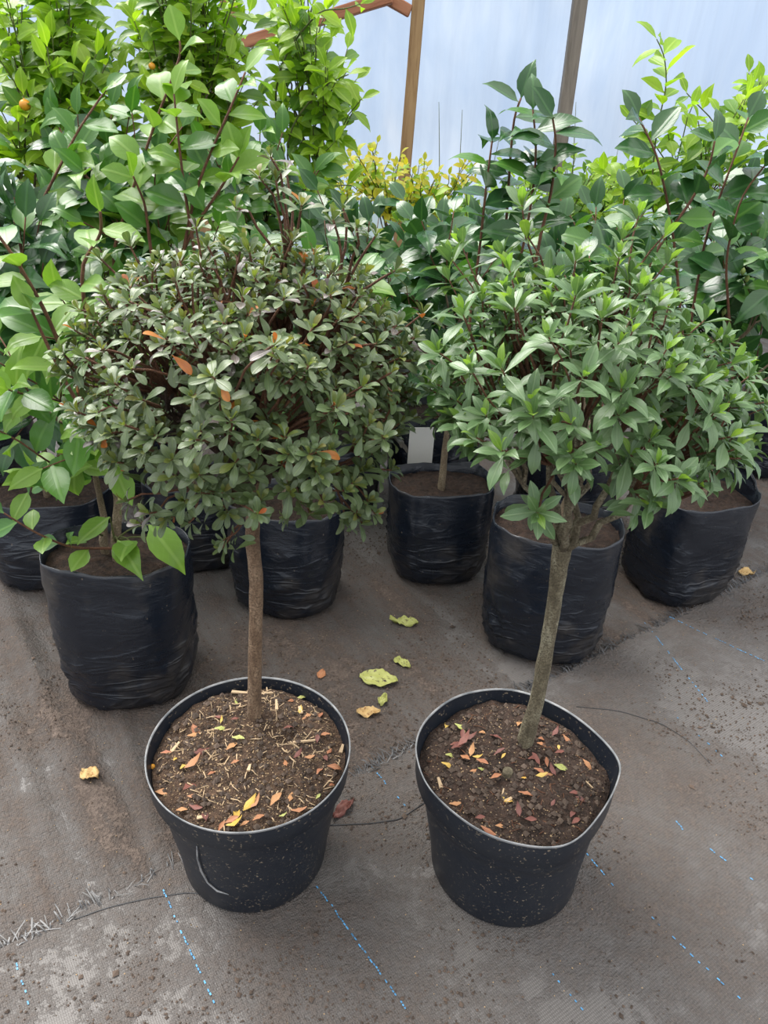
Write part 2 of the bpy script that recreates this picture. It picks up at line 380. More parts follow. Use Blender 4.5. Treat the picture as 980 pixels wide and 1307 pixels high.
def grid_obj(name, xs, ys, fn, mat):
    nx, ny = len(xs), len(ys)
    V = [fn(x, y) for y in ys for x in xs]
    F = [(j * nx + i, j * nx + i + 1, (j + 1) * nx + i + 1, (j + 1) * nx + i) for j in range(ny - 1) for i in range(nx - 1)]
    mb = MB(); mb.add(V, F); return mb.obj(name, mat)
xs = np.concatenate([np.linspace(-7, -1.4, 12), np.arange(-1.3, 1.35, .0125), np.linspace(1.45, 7, 12)])
ys = np.concatenate([np.linspace(-4, .3, 8), np.arange(.38, 2.0, .0125), np.linspace(2.05, 9, 16)])
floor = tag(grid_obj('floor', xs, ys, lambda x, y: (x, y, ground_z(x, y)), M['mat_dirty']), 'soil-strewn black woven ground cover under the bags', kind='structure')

def mat_pt(s, t):
    e = .004 * fbm((s, 0, 5), 14.0) + .002 * fbm((s, 0, 9), 60.0) if t < .03 else 0
    p = SEAM0 + SD * s + SN * (t + e)
    lift = .0028 + (.004 * max(0, fbm((s, t * 3, 2), 9.0)) if t < .02 else 0)
    return (p[0], p[1], ground_z(p[0], p[1]) + lift)
ss = np.concatenate([[-4, -2, -1.2], np.arange(-.85, 1.45, .0125), [1.8, 2.6, 4]])
ts = np.concatenate([[0, .004, .012], np.arange(.024, 1.1, .0125), [1.4, 2, 3.2]])
front_mat = tag(grid_obj('floor_front', ss, ts, mat_pt, M['mat_clean']), 'overlapping front sheet of woven ground cover with a frayed edge', kind='structure')

# loose tapes along the frayed edge
mb = MB()
for i in range(1100):
    s = rng.uniform(-.75, 1.3)
    dens = .5 + .5 * math.sin(s * 17) + (.6 if -.02 < s < .2 or .33 < s < .7 else 0)
    if rng.random() > .25 + .6 * dens: continue
    L = rng.uniform(.006, .034); a = rng.normal(0, .45) + (math.pi / 2) * (rng.random() < .12)
    p = SEAM0 + SD * s + SN * rng.uniform(-.004, .010)
    d = -SN * math.cos(a) + SD * math.sin(a); wv = np.array([d[1], -d[0]]) * rng.uniform(.0004, .0011)
    z0 = ground_z(*p) + .0035; q = p + d * L; z1 = ground_z(*q) + rng.uniform(.001, .009); m_ = (p + q) / 2; zm = max(z0, z1) + rng.uniform(0, .003)
    V = [(*(p - wv), z0), (*(p + wv), z0), (*(m_ + wv), zm), (*(m_ - wv), zm), (*(q + wv), z1), (*(q - wv), z1)]
    mb.add(V, [(0, 1, 2, 3), (3, 2, 4, 5)])
fr = mb.obj('frayed_fringe', M['fray'], front_mat); fr['kind'] = 'stuff'
# dashed blue marker threads woven into the sheet
def thread(p0, p1, name='blue_thread', gap=.35):
    gap = gap + .08
    a, b_ = np.array(onz(*p0)[:2]), np.array(onz(*p1)[:2]); L = np.linalg.norm(b_ - a); d = (b_ - a) / L; n = np.array([d[1], -d[0]])
    mb = MB(); t = 0
    while t < L:
        ln = rng.uniform(.0025, .006)
        if rng.random() > gap:
            c = a + d * t + n * rng.normal(0, .0006); h = n * .0010
            P = [c - h, c + h, c + h + d * ln, c - h + d * ln]
            mb.add([(*q, ground_z(*q) + .0042) for q in P], [(0, 1, 2, 3)])
        t += ln + .0016
    if mb.n: mb.obj(name, M['blue'], front_mat)
for a, b_, g in [((203, 1125), (272, 1280), .3), ((18, 1222), (42, 1300), .45), ((402, 1130), (530, 1307), .25), ((740, 1080), (782, 1132), .4),
                 ((690, 1228), (757, 1307), .5), ((818, 1160), (940, 1275), .5), ((905, 1090), (960, 1125), .55), ((845, 785), (985, 850), .25), ((820, 795), (905, 900), .5),
                 ((850, 905), (925, 970), .6), ((862, 1050), (870, 1060), .1), ((470, 975), (540, 1060), .5), ((905, 1085), (925, 1100), .2)]:
    thread(a, b_, gap=g)

# soil clods strewn over both sheets
ico = bmesh.new(); bmesh.ops.create_icosphere(ico, subdivisions=1, radius=1)
IV = np.array([v.co[:] for v in ico.verts]); IF = [tuple(v.index for v in f.verts) for f in ico.faces]; ico.free()
OV = np.array([(1,0,0),(-1,0,0),(0,1,0),(0,-1,0),(0,0,1),(0,0,-1)], float); OF = [(0,2,4),(2,1,4),(1,3,4),(3,0,4),(2,0,5),(1,2,5),(3,1,5),(0,3,5)]
FOOT = [(.14, 2.12, .15), (-.16, 2.0, .15), (.52, 1.98, .15), (1.28, 2.42, .15), (-1.18, 2.02, .15), (.92, 2.12, .15), (-.70, 2.08, .15), (-.182, .815, .120), (.226, .818, .124), (-.512, 1.215, .14), (-.81, 1.6, .15), (-.215, 1.535, .14), (.145, 1.70, .14), (.382, 1.425, .145), (.77, 1.655, .15), (-.475, 1.7, .13)]
def free_ground():
    while True:
        x, y = rng.uniform(-1.1, 1.25), rng.uniform(.4, 2.0)
        if all((x - a) ** 2 + (y - b_) ** 2 > r * r for a, b_, r in FOOT): return x, y
mb = MB(); cnt = 0
while cnt < 30000:
    x, y = free_ground(); t = (np.array([x, y]) - SEAM0) @ SN
    if fbm((x, y, 1.7), 3.0, 5) + rng.normal(0, .17) < (.10 if t > 0 else .0): continue
    r = .0007 + .0022 * rng.random() ** 2.5 + .0040 * rng.random() ** 40
    V = OV * (1 + rng.uniform(-.35, .35, (6, 1))) * r * np.array([1, rng.uniform(.6, 1.2), .7]); a_ = rng.uniform(0, 6.28); c, s_ = math.cos(a_), math.sin(a_)
    mb.add(V @ np.array([[c, -s_, 0], [s_, c, 0], [0, 0, 1]]) + (x, y, ground_z(x, y) + r * .3 + (.003 if t > 0 else 0)), OF); cnt += 1
for _ in range(1800):
    x, y = free_ground(); r = rng.uniform(.0005, .0014); t = (np.array([x, y]) - SEAM0) @ SN
    mb.add(OV * r + (x, y, ground_z(x, y) + r * .5 + (.003 if t > 0 else 0)), OF, 1)
tag(mb.obj('soil_crumbs', [M['clod'], M['grain']], smooth=False), 'loose crumbs of dark soil and pale grit scattered over the ground cover', 'soil', kind='stuff')

# ------------------------------------------------------------------ tunnel wall
WY = 4.2
def wall_pt(x, z): return (x, WY + .025 * fbm((x, 0, z), 1.2) + .01 * math.sin(x * 7) + .02 * (z - 1), z)
gx, gz = np.linspace(-5, 5, 90), np.linspace(0, 3.0, 34)
mb = MB(); mb.add([wall_pt(x, z) for z in gz for x in gx], [(j*90+i, j*90+i+1, (j+1)*90+i+1, (j+1)*90+i) for j in range(33) for i in range(89)])
tag(mb.obj('wall_back', M['film']), 'milky polythene film wall of the growing tunnel', kind='structure')
def beam(name, p0, p1, w, d, mat, label):
    p0, p1 = np.array(p0, float), np.array(p1, float); L = np.linalg.norm(p1 - p0)
    bm = bmesh.new(); bmesh.ops.create_cube(bm, size=1)
    for v in bm.verts: v.co = Vector((v.co.x * w, v.co.y * d, (v.co.z + .5) * L))
    bmesh.ops.subdivide_edges(bm, edges=[e for e in bm.edges if abs(e.verts[0].co.z - e.verts[1].co.z) > .1], cuts=6)
    for v in bm.verts: v.co += Vector((.004 * fbm(v.co, 2), .003 * fbm(v.co + Vector((3, 0, 0)), 2), 0))
    bmesh.ops.bevel(bm, geom=[e for e in bm.edges if len(e.link_faces) == 2 and e.calc_face_angle(0) > .8], offset=.005, segments=1, affect='EDGES')
    me = bpy.data.meshes.new(name); bm.to_mesh(me); bm.free(); me.materials.append(mat)
    o = bpy.data.objects.new(name, me); link(o); o.location = p0
    z = Vector(p1 - p0).normalized(); x = Vector((1, 0, 0)); x = (x - z * x.dot(z)).normalized(); y = z.cross(x)
    o.rotation_euler = Matrix((x, y, z)).transposed().to_euler()
    return tag(o, label, 'post' if abs(z.z) > .8 else 'beam')
yp = WY - .12
def post(u0, v0, u1, v1, w, mat, label):
    a, b_ = ony(u0, v0, yp), ony(u1, v1, yp); d = (a - b_) / (a[2] - b_[2])
    return beam('wooden_post', b_ + d * (0 - b_[2]), b_ + d * (2.7 - b_[2]), w, .06, mat, label)
post(534, 0, 517, 210, .058, M['post_warm'], 'pale brown timber post with braces at its top')
post(740, 0, 714, 190, .062, M['post_grey'], 'weathered grey-brown timber post against the bare film')
post(292, 0, 286, 60, .07, M['post_warm'], 'timber post half hidden behind the citrus leaves')
yb = yp - .0655
beam('timber_rail', ony(205, 88, yb), ony(500, -4, yb), .05, .075, M['post_red'], 'long reddish timber rail sloping up behind the citrus')
beam('timber_brace', ony(470, -16, yp - .006), ony(524, 15, yp - .006), .05, .055, M['post_red'], 'short reddish brace running down to the pale post')

# ------------------------------------------------------------------ leaves: shapes and bookkeeping
LEAF = {}
def leaf_shape(key, prof, wid, fold, curl, tipdrop, pet=.0, wave=0):
    """leaf of length 1 along +Y, upper side +Z; prof = list of (t, half width share)"""
    V = []; UV = []
    for i, (t, w) in enumerate(prof):
        z = -curl * t * t - tipdrop * max(0, t - .7) ** 2 * 6
        hw = w * wid / 2; wz = wave * math.sin(t * 9 + i)
        V += [(-hw, t, z + fold * hw + wz), (0, t, z), (hw, t, z + fold * hw - wz)]
        UV += [(0.5 - .5 * max(w, .05), t), (.5, t), (.5 + .5 * max(w, .05), t)]
    F = []
    for i in range(len(prof) - 1):
        a = i * 3; F += [(a, a + 1, a + 4, a + 3), (a + 1, a + 2, a + 5, a + 4)]
    LEAF.setdefault(key, []).append((np.array(V), F, UV))
P_obov = [(0, .06), (.12, .16), (.35, .60), (.58, .95), (.77, 1.0), (.90, .76), (.97, .42), (1, .06)]
P_ell = [(0, .05), (.1, .2), (.3, .78), (.5, 1.0), (.7, .86), (.88, .42), (1, .03)]
P_ov = [(0, .06), (.07, .18), (.2, .74), (.38, 1.0), (.58, .95), (.78, .62), (.9, .26), (1, .02)]
P_lan = [(0, .05), (.1, .2), (.32, .70), (.54, 1.0), (.75, .86), (.9, .45), (1, .03)]
for f, c, td in [(.35, .05, .1), (.15, .18, .2), (.5, -.06, .1), (.25, .1, .35)]:
    leaf_shape('azA', P_obov, .40, f, c, td); leaf_shape('azB', P_lan, .37, f, c, td)
    leaf_shape('cam', P_ov, .54, f * .7, c * 1.2 + .05, td * 1.4, wave=.006); leaf_shape('round', P_ell, .66, f * .7, c, td, wave=.005)
    leaf_shape('citrus', P_ell, .50, f, c + .04, td)
    leaf_shape('dead', P_ell, .40, f * 1.3, c * 3 - .12, td, wave=.03)
_meshcache = {}
def leaf_mesh(shape, var, matk):
    k = (shape, var, matk)
    if k not in _meshcache:
        V, F, UV = LEAF[shape][var]
        me = bpy.data.meshes.new('leaf'); me.from_pydata(V.tolist(), [], F); me.materials.append(M[matk])
        uvl = me.uv_layers.new(name='UVMap'); uvl.data.foreach_set('uv', [c for l in me.loops for c in UV[l.vertex_index]])
        me.polygons.foreach_set('use_smooth', [True] * len(F)); me.update(); _meshcache[k] = me
    return _meshcache[k]
def unit(v): return v / (np.linalg.norm(v) + 1e-12)
class Plant:
    all = []
    def __init__(s, root): s.root = root; s.L = []; s.anchor = []; Plant.all.append(s)
    def leaf(s, pos, d, up, size, shape, matk, wscale=1.0):
        d = unit(np.asarray(d, float)); up = np.asarray(up, float)
        n = up - d * (up @ d)
        if np.linalg.norm(n) < .05: n = np.cross(d, [1, .3, .2])
        n = unit(n); x = np.cross(d, n)
        Mx = np.eye(4); Mx[:3, 0] = x * size * wscale; Mx[:3, 1] = d * size; Mx[:3, 2] = n * size; Mx[:3, 3] = pos
        s.L.append((shape, int(rng.integers(len(LEAF[shape]))), matk, Mx))

def kmeans(P, k, it=8):
    k = max(1, min(k, len(P))); C = P[rng.choice(len(P), k, replace=False)]
    for _ in range(it):
        lab = np.argmin(((P[:, None] - C[None]) ** 2).sum(2), 1)
        for i in range(k):
            if (lab == i).any(): C[i] = P[lab == i].mean(0)
    return lab
def bez(a, b, c, n): 
    t = np.linspace(0, 1, n)[:, None]; return (1 - t) ** 2 * a + 2 * t * (1 - t) * b + t * t * c
def wob(P, amp):
    Q = P.copy()
    if len(P) > 2: Q[1:-1] += rng.normal(0, amp, (len(P) - 2, 3))
    return Q
def rosette(pl, tip, axis, n, size, shape, mk, myoung, young=3, spread=(35, 95), mred=None, pred=0, mat2=None, p2=0):
    axis = unit(axis); a0 = unit(np.cross(axis, [.3, .2, .9])); b0 = np.cross(axis, a0); ph = rng.uniform(0, 6.28)
    for i in range(n):
        f = i / max(1, n - 1)                       # 0 = innermost youngest
        ang = math.radians(spread[0] + (spread[1] - spread[0]) * f + rng.normal(0, 9))
        th = ph + i * 2.39996 + rng.normal(0, .15)
        r = math.cos(th) * a0 + math.sin(th) * b0
        d = math.cos(ang) * axis + math.sin(ang) * r; d[2] -= .12 * f
        L = size * (.5 + .55 * f ** .7) * rng.uniform(.82, 1.15)
        mk_ = myoung if i < young and rng.random() < .8 else (mat2 if mat2 and rng.random() < p2 else mk)
        if mred and rng.random() < pred: mk_ = mred
        up = axis * math.sin(ang) - r * math.cos(ang) + np.array([0, 0, .35]) + rng.normal(0, .12, 3)
        pl.leaf(tip - axis * (.25 * size * f) , d, up, L, shape, mk_)
def alternate(pl, P, size, shape, mats, gap, start=.2, distich=False, ang=(45, 75), droop=.25, tipleaf=True, face=.75):
    """leaves set alternately along the twig P"""
    P = np.asarray(P); seg = np.linalg.norm(np.diff(P, axis=0), axis=1); cum = np.concatenate([[0], np.cumsum(seg)]); T = cum[-1]
    s = T * start; ph = rng.uniform(0, 6.28); i = 0
    while s < T:
        j = min(len(seg) - 1, np.searchsorted(cum, s) - 1); j = max(j, 0)
        p = P[j] + (P[j + 1] - P[j]) * ((s - cum[j]) / (seg[j] + 1e-9)); t = unit(P[j + 1] - P[j])
        a0 = unit(np.cross(t, [.05, .1, 1]) if abs(t[2]) < .95 else np.array([1., 0, 0])); b0 = np.cross(t, a0)
        th = (ph if distich == 2 else 0) + i * math.pi + rng.normal(0, .35) if distich else ph + i * 2.4 + rng.normal(0, .25)
        r = math.cos(th) * a0 + math.sin(th) * b0; an = math.radians(rng.uniform(*ang))
        d = math.cos(an) * t + math.sin(an) * r; d[2] -= droop * rng.uniform(.3, 1.3)
        up = np.array([0, -face, 1.]) + t * .2 + r * .15 + rng.normal(0, .30, 3)
        f = (s / T); L = size * rng.uniform(.75, 1.12) * (1 - .25 * max(0, f - .8) * 5 * .5)
        mk = mats[min(len(mats) - 1, int(rng.random() ** 1.5 * len(mats)))] if len(mats) > 1 else mats[0]
        pl.leaf(p, d, up, L, shape, mk); s += gap * rng.uniform(.7, 1.3); i += 1
    if tipleaf:
        t = unit(P[-1] - P[-2])
        pl.leaf(P[-1], t + rng.normal(0, .25, 3), np.array([0, -face, .8]) + rng.normal(0, .3, 3), size * .75, shape, mats[0])
def grow(pl, fork, tips, k1, k2, r0, rt, mbranch, mtwig, lift=.25, n1=.45, n2=.55, name='branch', wobble=.004):
    """main branches from the fork, each splitting twice on its way to the tips; returns tip twigs"""
    tips = np.asarray(tips); out = []
    lab1 = kmeans(tips, k1)
    for i in range(lab1.max() + 1):
        T1 = tips[lab1 == i]
        if len(T1) == 0: continue
        mb = MB(); m1 = T1.mean(0); L1 = np.linalg.norm(m1 - fork)
        nd1 = fork + (m1 - fork) * n1 + rng.normal(0, .05 * L1, 3)
        B = wob(bez(fork, fork * .4 + nd1 * .6 + np.array([0, 0, -lift * L1 * .3]), nd1, 6), wobble)
        ra = r0 * (.55 + .45 * min(1, len(T1) / (len(tips) / max(1, k1)) / 1.4)); mb.tube(B, np.linspace(ra, ra * .62, 6), 6)
        lab2 = kmeans(T1, max(1, round(len(T1) / k2)))
        for j in range(lab2.max() + 1):
            T2 = T1[lab2 == j]
            if len(T2) == 0: continue
            m2 = T2.mean(0); nd2 = nd1 + (m2 - nd1) * n2 + rng.normal(0, .012, 3)
            C = wob(bez(nd1, (nd1 + nd2) / 2 + rng.normal(0, .012, 3) + (nd1 - fork) * .12, nd2, 5), wobble)
            mb.tube(C, np.linspace(ra * .58, max(rt * 1.5, ra * .3), 5), 5)
            for tp in T2:
                D = wob(bez(nd2, (nd2 * .5 + tp * .5) + (nd2 - nd1) * .15 + rng.normal(0, .008, 3), tp, 5), wobble * .5)
                mb.tube(D, np.linspace(max(rt * 1.3, ra * .28), rt, 5), 4, mi=1); out.append((tp, unit(D[-1] - D[-2]), D))
        mb.obj(name, [mbranch, mtwig], pl.root)
    return out

# ------------------------------------------------------------------ pots
def ring_loft(mb, rings, mi=None, close_bottom=False):
    n = len(rings[0]); V = np.concatenate(rings); F = []
    for i in range(len(rings) - 1):
        for k in range(n):
            k2 = (k + 1) % n; F.append((i * n + k, i * n + k2, (i + 1) * n + k2, (i + 1) * n + k))
    if close_bottom: F.append(tuple(range(n))[::-1])
    mb.add(V, F, 0 if mi is None else mi)
def make_pot(root, rim, cen_base, r_base, h, collar, rim_wave=None):
    """rim: 72x2 outline of the lip; the wall blends down into a round base"""
    n = len(rim); cen = rim.mean(0); ang = np.arctan2(rim[:, 1] - cen[1], rim[:, 0] - cen[0])
    circ = np.stack([np.cos(ang), np.sin(ang)], 1)
    rw = np.zeros(n) if rim_wave is None else rim_wave
    def ring(sc, t, z, extra=0.0):   # t: 0 = rim shape, 1 = base circle
        c = cen * (1 - t) + np.asarray(cen_base) * t
        sh = (rim - cen) * (1 - t) * sc + circ * r_base * t
        sh = sh + circ * extra
        return np.column_stack([c + sh, z + rw * (1 - t)])
    out = []
    tc = 1 - collar / h
    out.append(ring(1, 1.0, 0.0, -.012)); out.append(ring(1, 1.0, .002, -.003)); out.append(ring(1, .985, .008))
    for f in (.25, .5, .75): out.append(ring(1, 1 - f * .86, .008 + f * (h - collar - .008), -.003 * f - .002))
    out.append(ring(1, .14, h - collar - .003, -.006)); out.append(ring(1, .13, h - collar - .001, -.003)); out.append(ring(1, .13, h - collar, .0005)); out.append(ring(1, .10, h - collar + .003, .0018))
    out.append(ring(1, .03, h - .006, 0))
    mb = MB(); ring_loft(mb, out, close_bottom=True); pot = mb.obj('pot', M['pot'], root)
    lip = [ring(1, .03, h - .006, -.0002), ring(1, 0, h - .002, .0008), ring(1, 0, h, .0007), ring(1, 0, h + .0003, -.0004), ring(1, 0, h - .002, -.0018)]
    mb = MB(); ring_loft(mb, lip); mb.obj('pot_rim', M['lip'], pot)
    inn = [ring(1, 0, h - .002, -.0025), ring(1, .1, h - collar, -.005), ring(1, .4, h * .5, -.009)]
    mb = MB(); ring_loft(mb, inn); mb.obj('pot_lining', M['pot'], pot)
    return cen
def soil_disc(root, outline, cen, zf, mat, name='soil', rings=22):
    V = [(*cen, zf(*cen))]; F = []; n = len(outline)
    for i in range(1, rings + 1):
        for k in range(n):
            p = cen + (outline[k] - cen) * (i / rings); V.append((p[0], p[1], zf(p[0], p[1])))
    for k in range(n): F.append((0, 1 + k, 1 + (k + 1) % n))
    for i in range(rings - 1):
        for k in range(n):
            k2 = (k + 1) % n; a = 1 + i * n; b_ = a + n; F.append((a + k, b_ + k, b_ + k2, a + k2))
    mb = MB(); mb.add(V, F); return mb.obj(name, mat, root)

# left: round pot
PA = np.array([-.182, .815]); HA = .24
th = np.linspace(0, 2 * np.pi, 96, endpoint=False)
rimA = PA + .15 * np.stack([np.cos(th), np.sin(th)], 1)
rootA = empty('potted_azalea', (PA[0], PA[1], 0))
tag(rootA, 'standard azalea with small dense grey-green leaves in a round black pot', 'potted plant')
make_pot(rootA, rimA, PA, .114, HA, .043)
def soilA(x, y):
    d = math.hypot(x - PA[0], y - PA[1])
    return HA - .014 + .010 * fbm((x, y, 0), 14, 3) * .8 + .0035 * fbm((x, y, 4), 60, 3) + .012 * math.exp(-((x + .186) ** 2 + (y - .875) ** 2) / .003) - .010 * (d / .14) ** 4 + .006 * max(0, (y - .85) / .1)
sA = soil_disc(rootA, PA + (rimA - PA) * .955, PA, soilA, M['soil'], rings=40)
# pale scuff on its front
def potA_r(z): return (.114 + (.150 - .114) * min(1, max(0, z) / (HA - .04)) * .86 - .002)
mb = MB(); P_ = []
for u_, v_ in [(251, 1080), (252, 1096), (257, 1112), (265, 1127), (277, 1137), (292, 1142)]:
    r_ = ray(u_, v_); t_ = .6
    while True:
        q = CAM + r_ * t_
        if math.hypot(q[0] - PA[0], q[1] - PA[1]) < potA_r(q[2]) + .0006 or t_ > 2: break
        t_ += .0004
    P_.append(q)
P_ = np.array(P_); mb.tube(P_, [.0006, .0014, .0017, .0014, .0017, .0006], 5); mb.obj('scuff_mark', M['lip'], [c for c in rootA.children if c.name.startswith('pot')][0])
# right: squashed pot
zR = [(35,300),(60,220),(130,145),(220,90),(340,65),(450,65),(560,95),(680,150),(790,230),(880,320),(918,385),(915,440),(880,530),(820,620),(760,690),(690,735),(600,748),(490,735),(380,705),(280,655),(180,580),(100,500),(60,430),(40,360)]
HB = .235
ctl = np.array([onz(520 + a / 3.38, 860 + b_ / 3.38, HB)[:2] for a, b_ in zR])
def closed_spline(C, n):
    m = len(C); out = []
    for i in range(n):
        t = i * m / n; k = int(t); f = t - k; p0, p1, p2, p3 = C[(k - 1) % m], C[k % m], C[(k + 1) % m], C[(k + 2) % m]
        out.append(.5 * (2 * p1 + (p2 - p0) * f + (2 * p0 - 5 * p1 + 4 * p2 - p3) * f * f + (3 * p1 - p0 - 3 * p2 + p3) * f ** 3))
    return np.array(out)
rimB = closed_spline(ctl, 120)[::-1]
for _ in range(6): rimB = .5 * rimB + .25 * (np.roll(rimB, 1, 0) + np.roll(rimB, -1, 0))
PB = np.array([.226, .818])
rootB = empty('potted_azalea', (PB[0], PB[1], 0))
tag(rootB, 'standard azalea with larger bright green leaves in a black pot squashed out of round', 'potted plant')
make_pot(rootB, rimB, PB, .118, HB, .05)
cB = rimB.mean(0)
def soilB(x, y):
    d = math.hypot(x - cB[0], y - cB[1])
    return HB - .020 + .009 * fbm((x, y, 7), 14, 3) + .0035 * fbm((x, y, 2), 60, 3) + .012 * math.exp(-((x - .236) ** 2 + (y - .865) ** 2) / .002) - .014 * (d / .14) ** 4 + .012 * max(0, (y - .86) / .1)
sB = soil_disc(rootB, cB + (rimB - cB) * .95, cB, soilB, M['soil_dark'], rings=40)

# grains, chips and fibres mixed into the potting soil
def in_poly(p, poly):
    x, y = p; c = False; j = len(poly) - 1
    for i in range(len(poly)):
        if (poly[i][1] > y) != (poly[j][1] > y) and x < (poly[j][0] - poly[i][0]) * (y - poly[i][1]) / (poly[j][1] - poly[i][1]) + poly[i][0]: c = not c
        j = i
    return c
def soil_bits(root, poly, cen, zf, n_grain, n_clod, n_chip):
    inner = cen + (poly - cen) * .9; lo, hi = inner.min(0), inner.max(0)
    def pt():
        while True:
            p = rng.uniform(lo, hi)
            if in_poly(p, inner): return p
    for nm, m, n, r0, r1 in (('soil_grains', 'grain', n_grain, .0006, .0016), ('soil_clods', 'clod', n_clod, .0015, .006)):
        mb = MB()
        for _ in range(n):
            p = pt(); r = r0 + (r1 - r0) * rng.random() ** 2.5
            mb.add(OV * (1 + rng.uniform(-.3, .3, (6, 1))) * r * (1, rng.uniform(.6, 1.3), .8) + (p[0], p[1], zf(*p) + r * .3), OF)
        o = mb.obj(nm, M[m], root, smooth=False); o['kind'] = 'stuff'
    mb = MB()
    for _ in range(n_chip):
        p = pt(); a = rng.uniform(0, 6.28); L = rng.uniform(.004, .02); d = np.array([math.cos(a), math.sin(a), rng.normal(0, .25)])
        c = np.array([p[0], p[1], zf(*p) + .0012]); mb.tube([c - d * L / 2, c + rng.normal(0, .001, 3), c + d * L / 2], rng.uniform(.0004, .0011), 4)
    o = mb.obj('dry_fibres', M['chip'] if n_chip > 90 else M['twig_red'], root); o['kind'] = 'stuff'
soil_bits(sA, rimA, PA, soilA, 3000, 900, 240)
soil_bits(sB, rimB, cB, soilB, 1100, 900, 89)
def wood_chip(root, u, v, zf, zg, L, w, a):
    p = onz(u, v, zg); p = onz(u, v, zf(p[0], p[1])); bm = MB()
    d = np.array([math.cos(a), math.sin(a), .05]); s_ = np.array([-math.sin(a), math.cos(a), 0]) * w / 2; c = np.array([p[0], p[1], zf(p[0], p[1]) + .003]); h = np.array([0, 0, .0015])
    a_, b_ = c - d * L / 2, c + d * L / 2
    bm.add([a_ - s_ - h, a_ + s_ - h, b_ + s_ * .6 - h, b_ - s_ * .6 - h, a_ - s_ + h, a_ + s_ + h, b_ + s_ * .6 + h, b_ - s_ * .6 + h],
           [(3,2,1,0),(4,5,6,7),(0,1,5,4),(1,2,6,5),(2,3,7,6),(3,0,4,7)]); bm.obj('wood_chip', M['chip'], root, smooth=False)
for u, v, L, w, a in [(308, 889, .032, .006, -.1), (341, 890, .02, .004, .1), (353, 906, .021, .005, 1.75), (383, 908, .014, .006, 1.9), (388, 948, .034, .003, .15), (376, 953, .02, .002, -.7), (436, 958, .016, .006, 1.4), (224, 955, .02, .005, 1.2), (257, 1044, .012, .006, .2), (318, 978, .012, .005, 1.5)]:
    wood_chip(sA, u, v, soilA, .21, L, w, a)
for u, v, L, w, a in [(561, 1000, .018, .006, 1.8), (648, 1025, .012, .006, .6), (641, 1015, .016, .003, 1.3), (752, 1003, .02, .002, -1), (761, 945, .026, .002, 1.1)]:
    wood_chip(sB, u, v, soilB, .20, L, w, a)

# ------------------------------------------------------------------ the two standard azaleas
def trunk_obj(root, pts, radii, mat, name='trunk', sides=16, knob=.06):
    P = np.asarray(pts); t = np.linspace(0, len(P) - 1, 30); Q = np.stack([np.interp(t, range(len(P)), P[:, i]) for i in range(3)], 1)
    R = np.interp(t, range(len(P)), radii); mb = MB(); mb.tube(Q, R, sides)
    V = mb.v[0]; 
    for i in range(len(V)):
        c = Q[i // sides]; o = V[i] - c; V[i] = c + o * (1 + knob * 2 * fbm(V[i], 30, 3))
    return mb.obj(name, mat, root)
# --- left tree
bA = np.array([-.186, .875, .19]); fA = np.array([-.165, .885, .655])
trunk_obj(rootA, [bA + (0, 0, -.03), bA + (0, 0, .03), ony(326, 800, .878), ony(327, 740, .88), ony(322, 690, .883), ony(323, 652, .885), fA + (0, 0, .02)],
          [.0135, .0115, .0098, .0096, .0098, .0105, .011], M['barkA'])
plA = Plant(rootA)
cA = np.array([-.172, .885, .785])
tipsA = []
while len(tipsA) < 640:
    d = unit(rng.normal(0, 1, 3))
    if d[2] < -.55 or (-.42 < d[2] < -.08 and rng.random() < .55): continue
    r = rng.uniform(.80, 1.02) if rng.random() < .8 else rng.uniform(.5, .8)
    ax = np.array([.205, .20, .165 if d[2] > 0 else .15])
    p = cA + d * ax * r * (1 + .09 * fbm(d * 2.2 + 5, 1.0))
    if p[0] < .030: tipsA.append(p)
extraA = [(345, 200, .90), (352, 230, .90), (330, 225, .89), (365, 215, .93), (437, 262, .92), (425, 280, .9), (455, 290, .88), (385, 262, .86), (165, 312, .86), (128, 330, .88),
          (100, 395, .87), (95, 480, .84), (88, 520, .83), (205, 610, .73), (235, 640, .74), (190, 655, .75), (465, 600, .80), (470, 640, .80), (455, 655, .8), (420, 640, .78), (385, 640, .76),
          (290, 655, .80), (285, 690, .82), (530, 430, .86), (540, 400, .9), (528, 470, .86), (520, 500, .88), (490, 560, .86), (150, 590, .76), (125, 560, .78), (480, 300, .9), (250, 290, .85), (505, 345, .9), (300, 265, .9),
          (330, 560, .70), (300, 590, .71), (462, 668, .82), (440, 660, .84), (478, 655, .80), (180, 668, .78), (212, 662, .76), (240, 668, .78), (283, 700, .84), (160, 640, .78), (395, 655, .80), (365, 660, .82), (500, 600, .84), (510, 540, .82), (270, 480, .68), (350, 440, .68), (210, 430, .70), (430, 520, .72)]
tipsA += [ony(*e) for e in extraA]
for tp, ax, D in grow(plA, fA, tipsA, 11, 7, .0075, .0012, M['twig'], M['twig_red'], n1=.42, n2=.5):
    out = unit(tp - cA); axis = unit(out * .50 + ax * .30 + np.array([0, 0, .80]) + rng.normal(0, .20, 3))
    top = (tp[2] - cA[2]) > .07
    rosette(plA, tp, axis, int(rng.integers(8, 12)), rng.uniform(.0185, .0265), 'azA', 'azA', 'azA_young', 3, (14, 82), 'azA_red', .010 + .008 * top, 'azA_mauve', .10 if top else .03)
    if rng.random() < .5:
        rosette(plA, tp - axis * .016, axis, 4, rng.uniform(.018, .026), 'azA', 'azA', 'azA', 0, (55, 105), 'azA_red', .02)
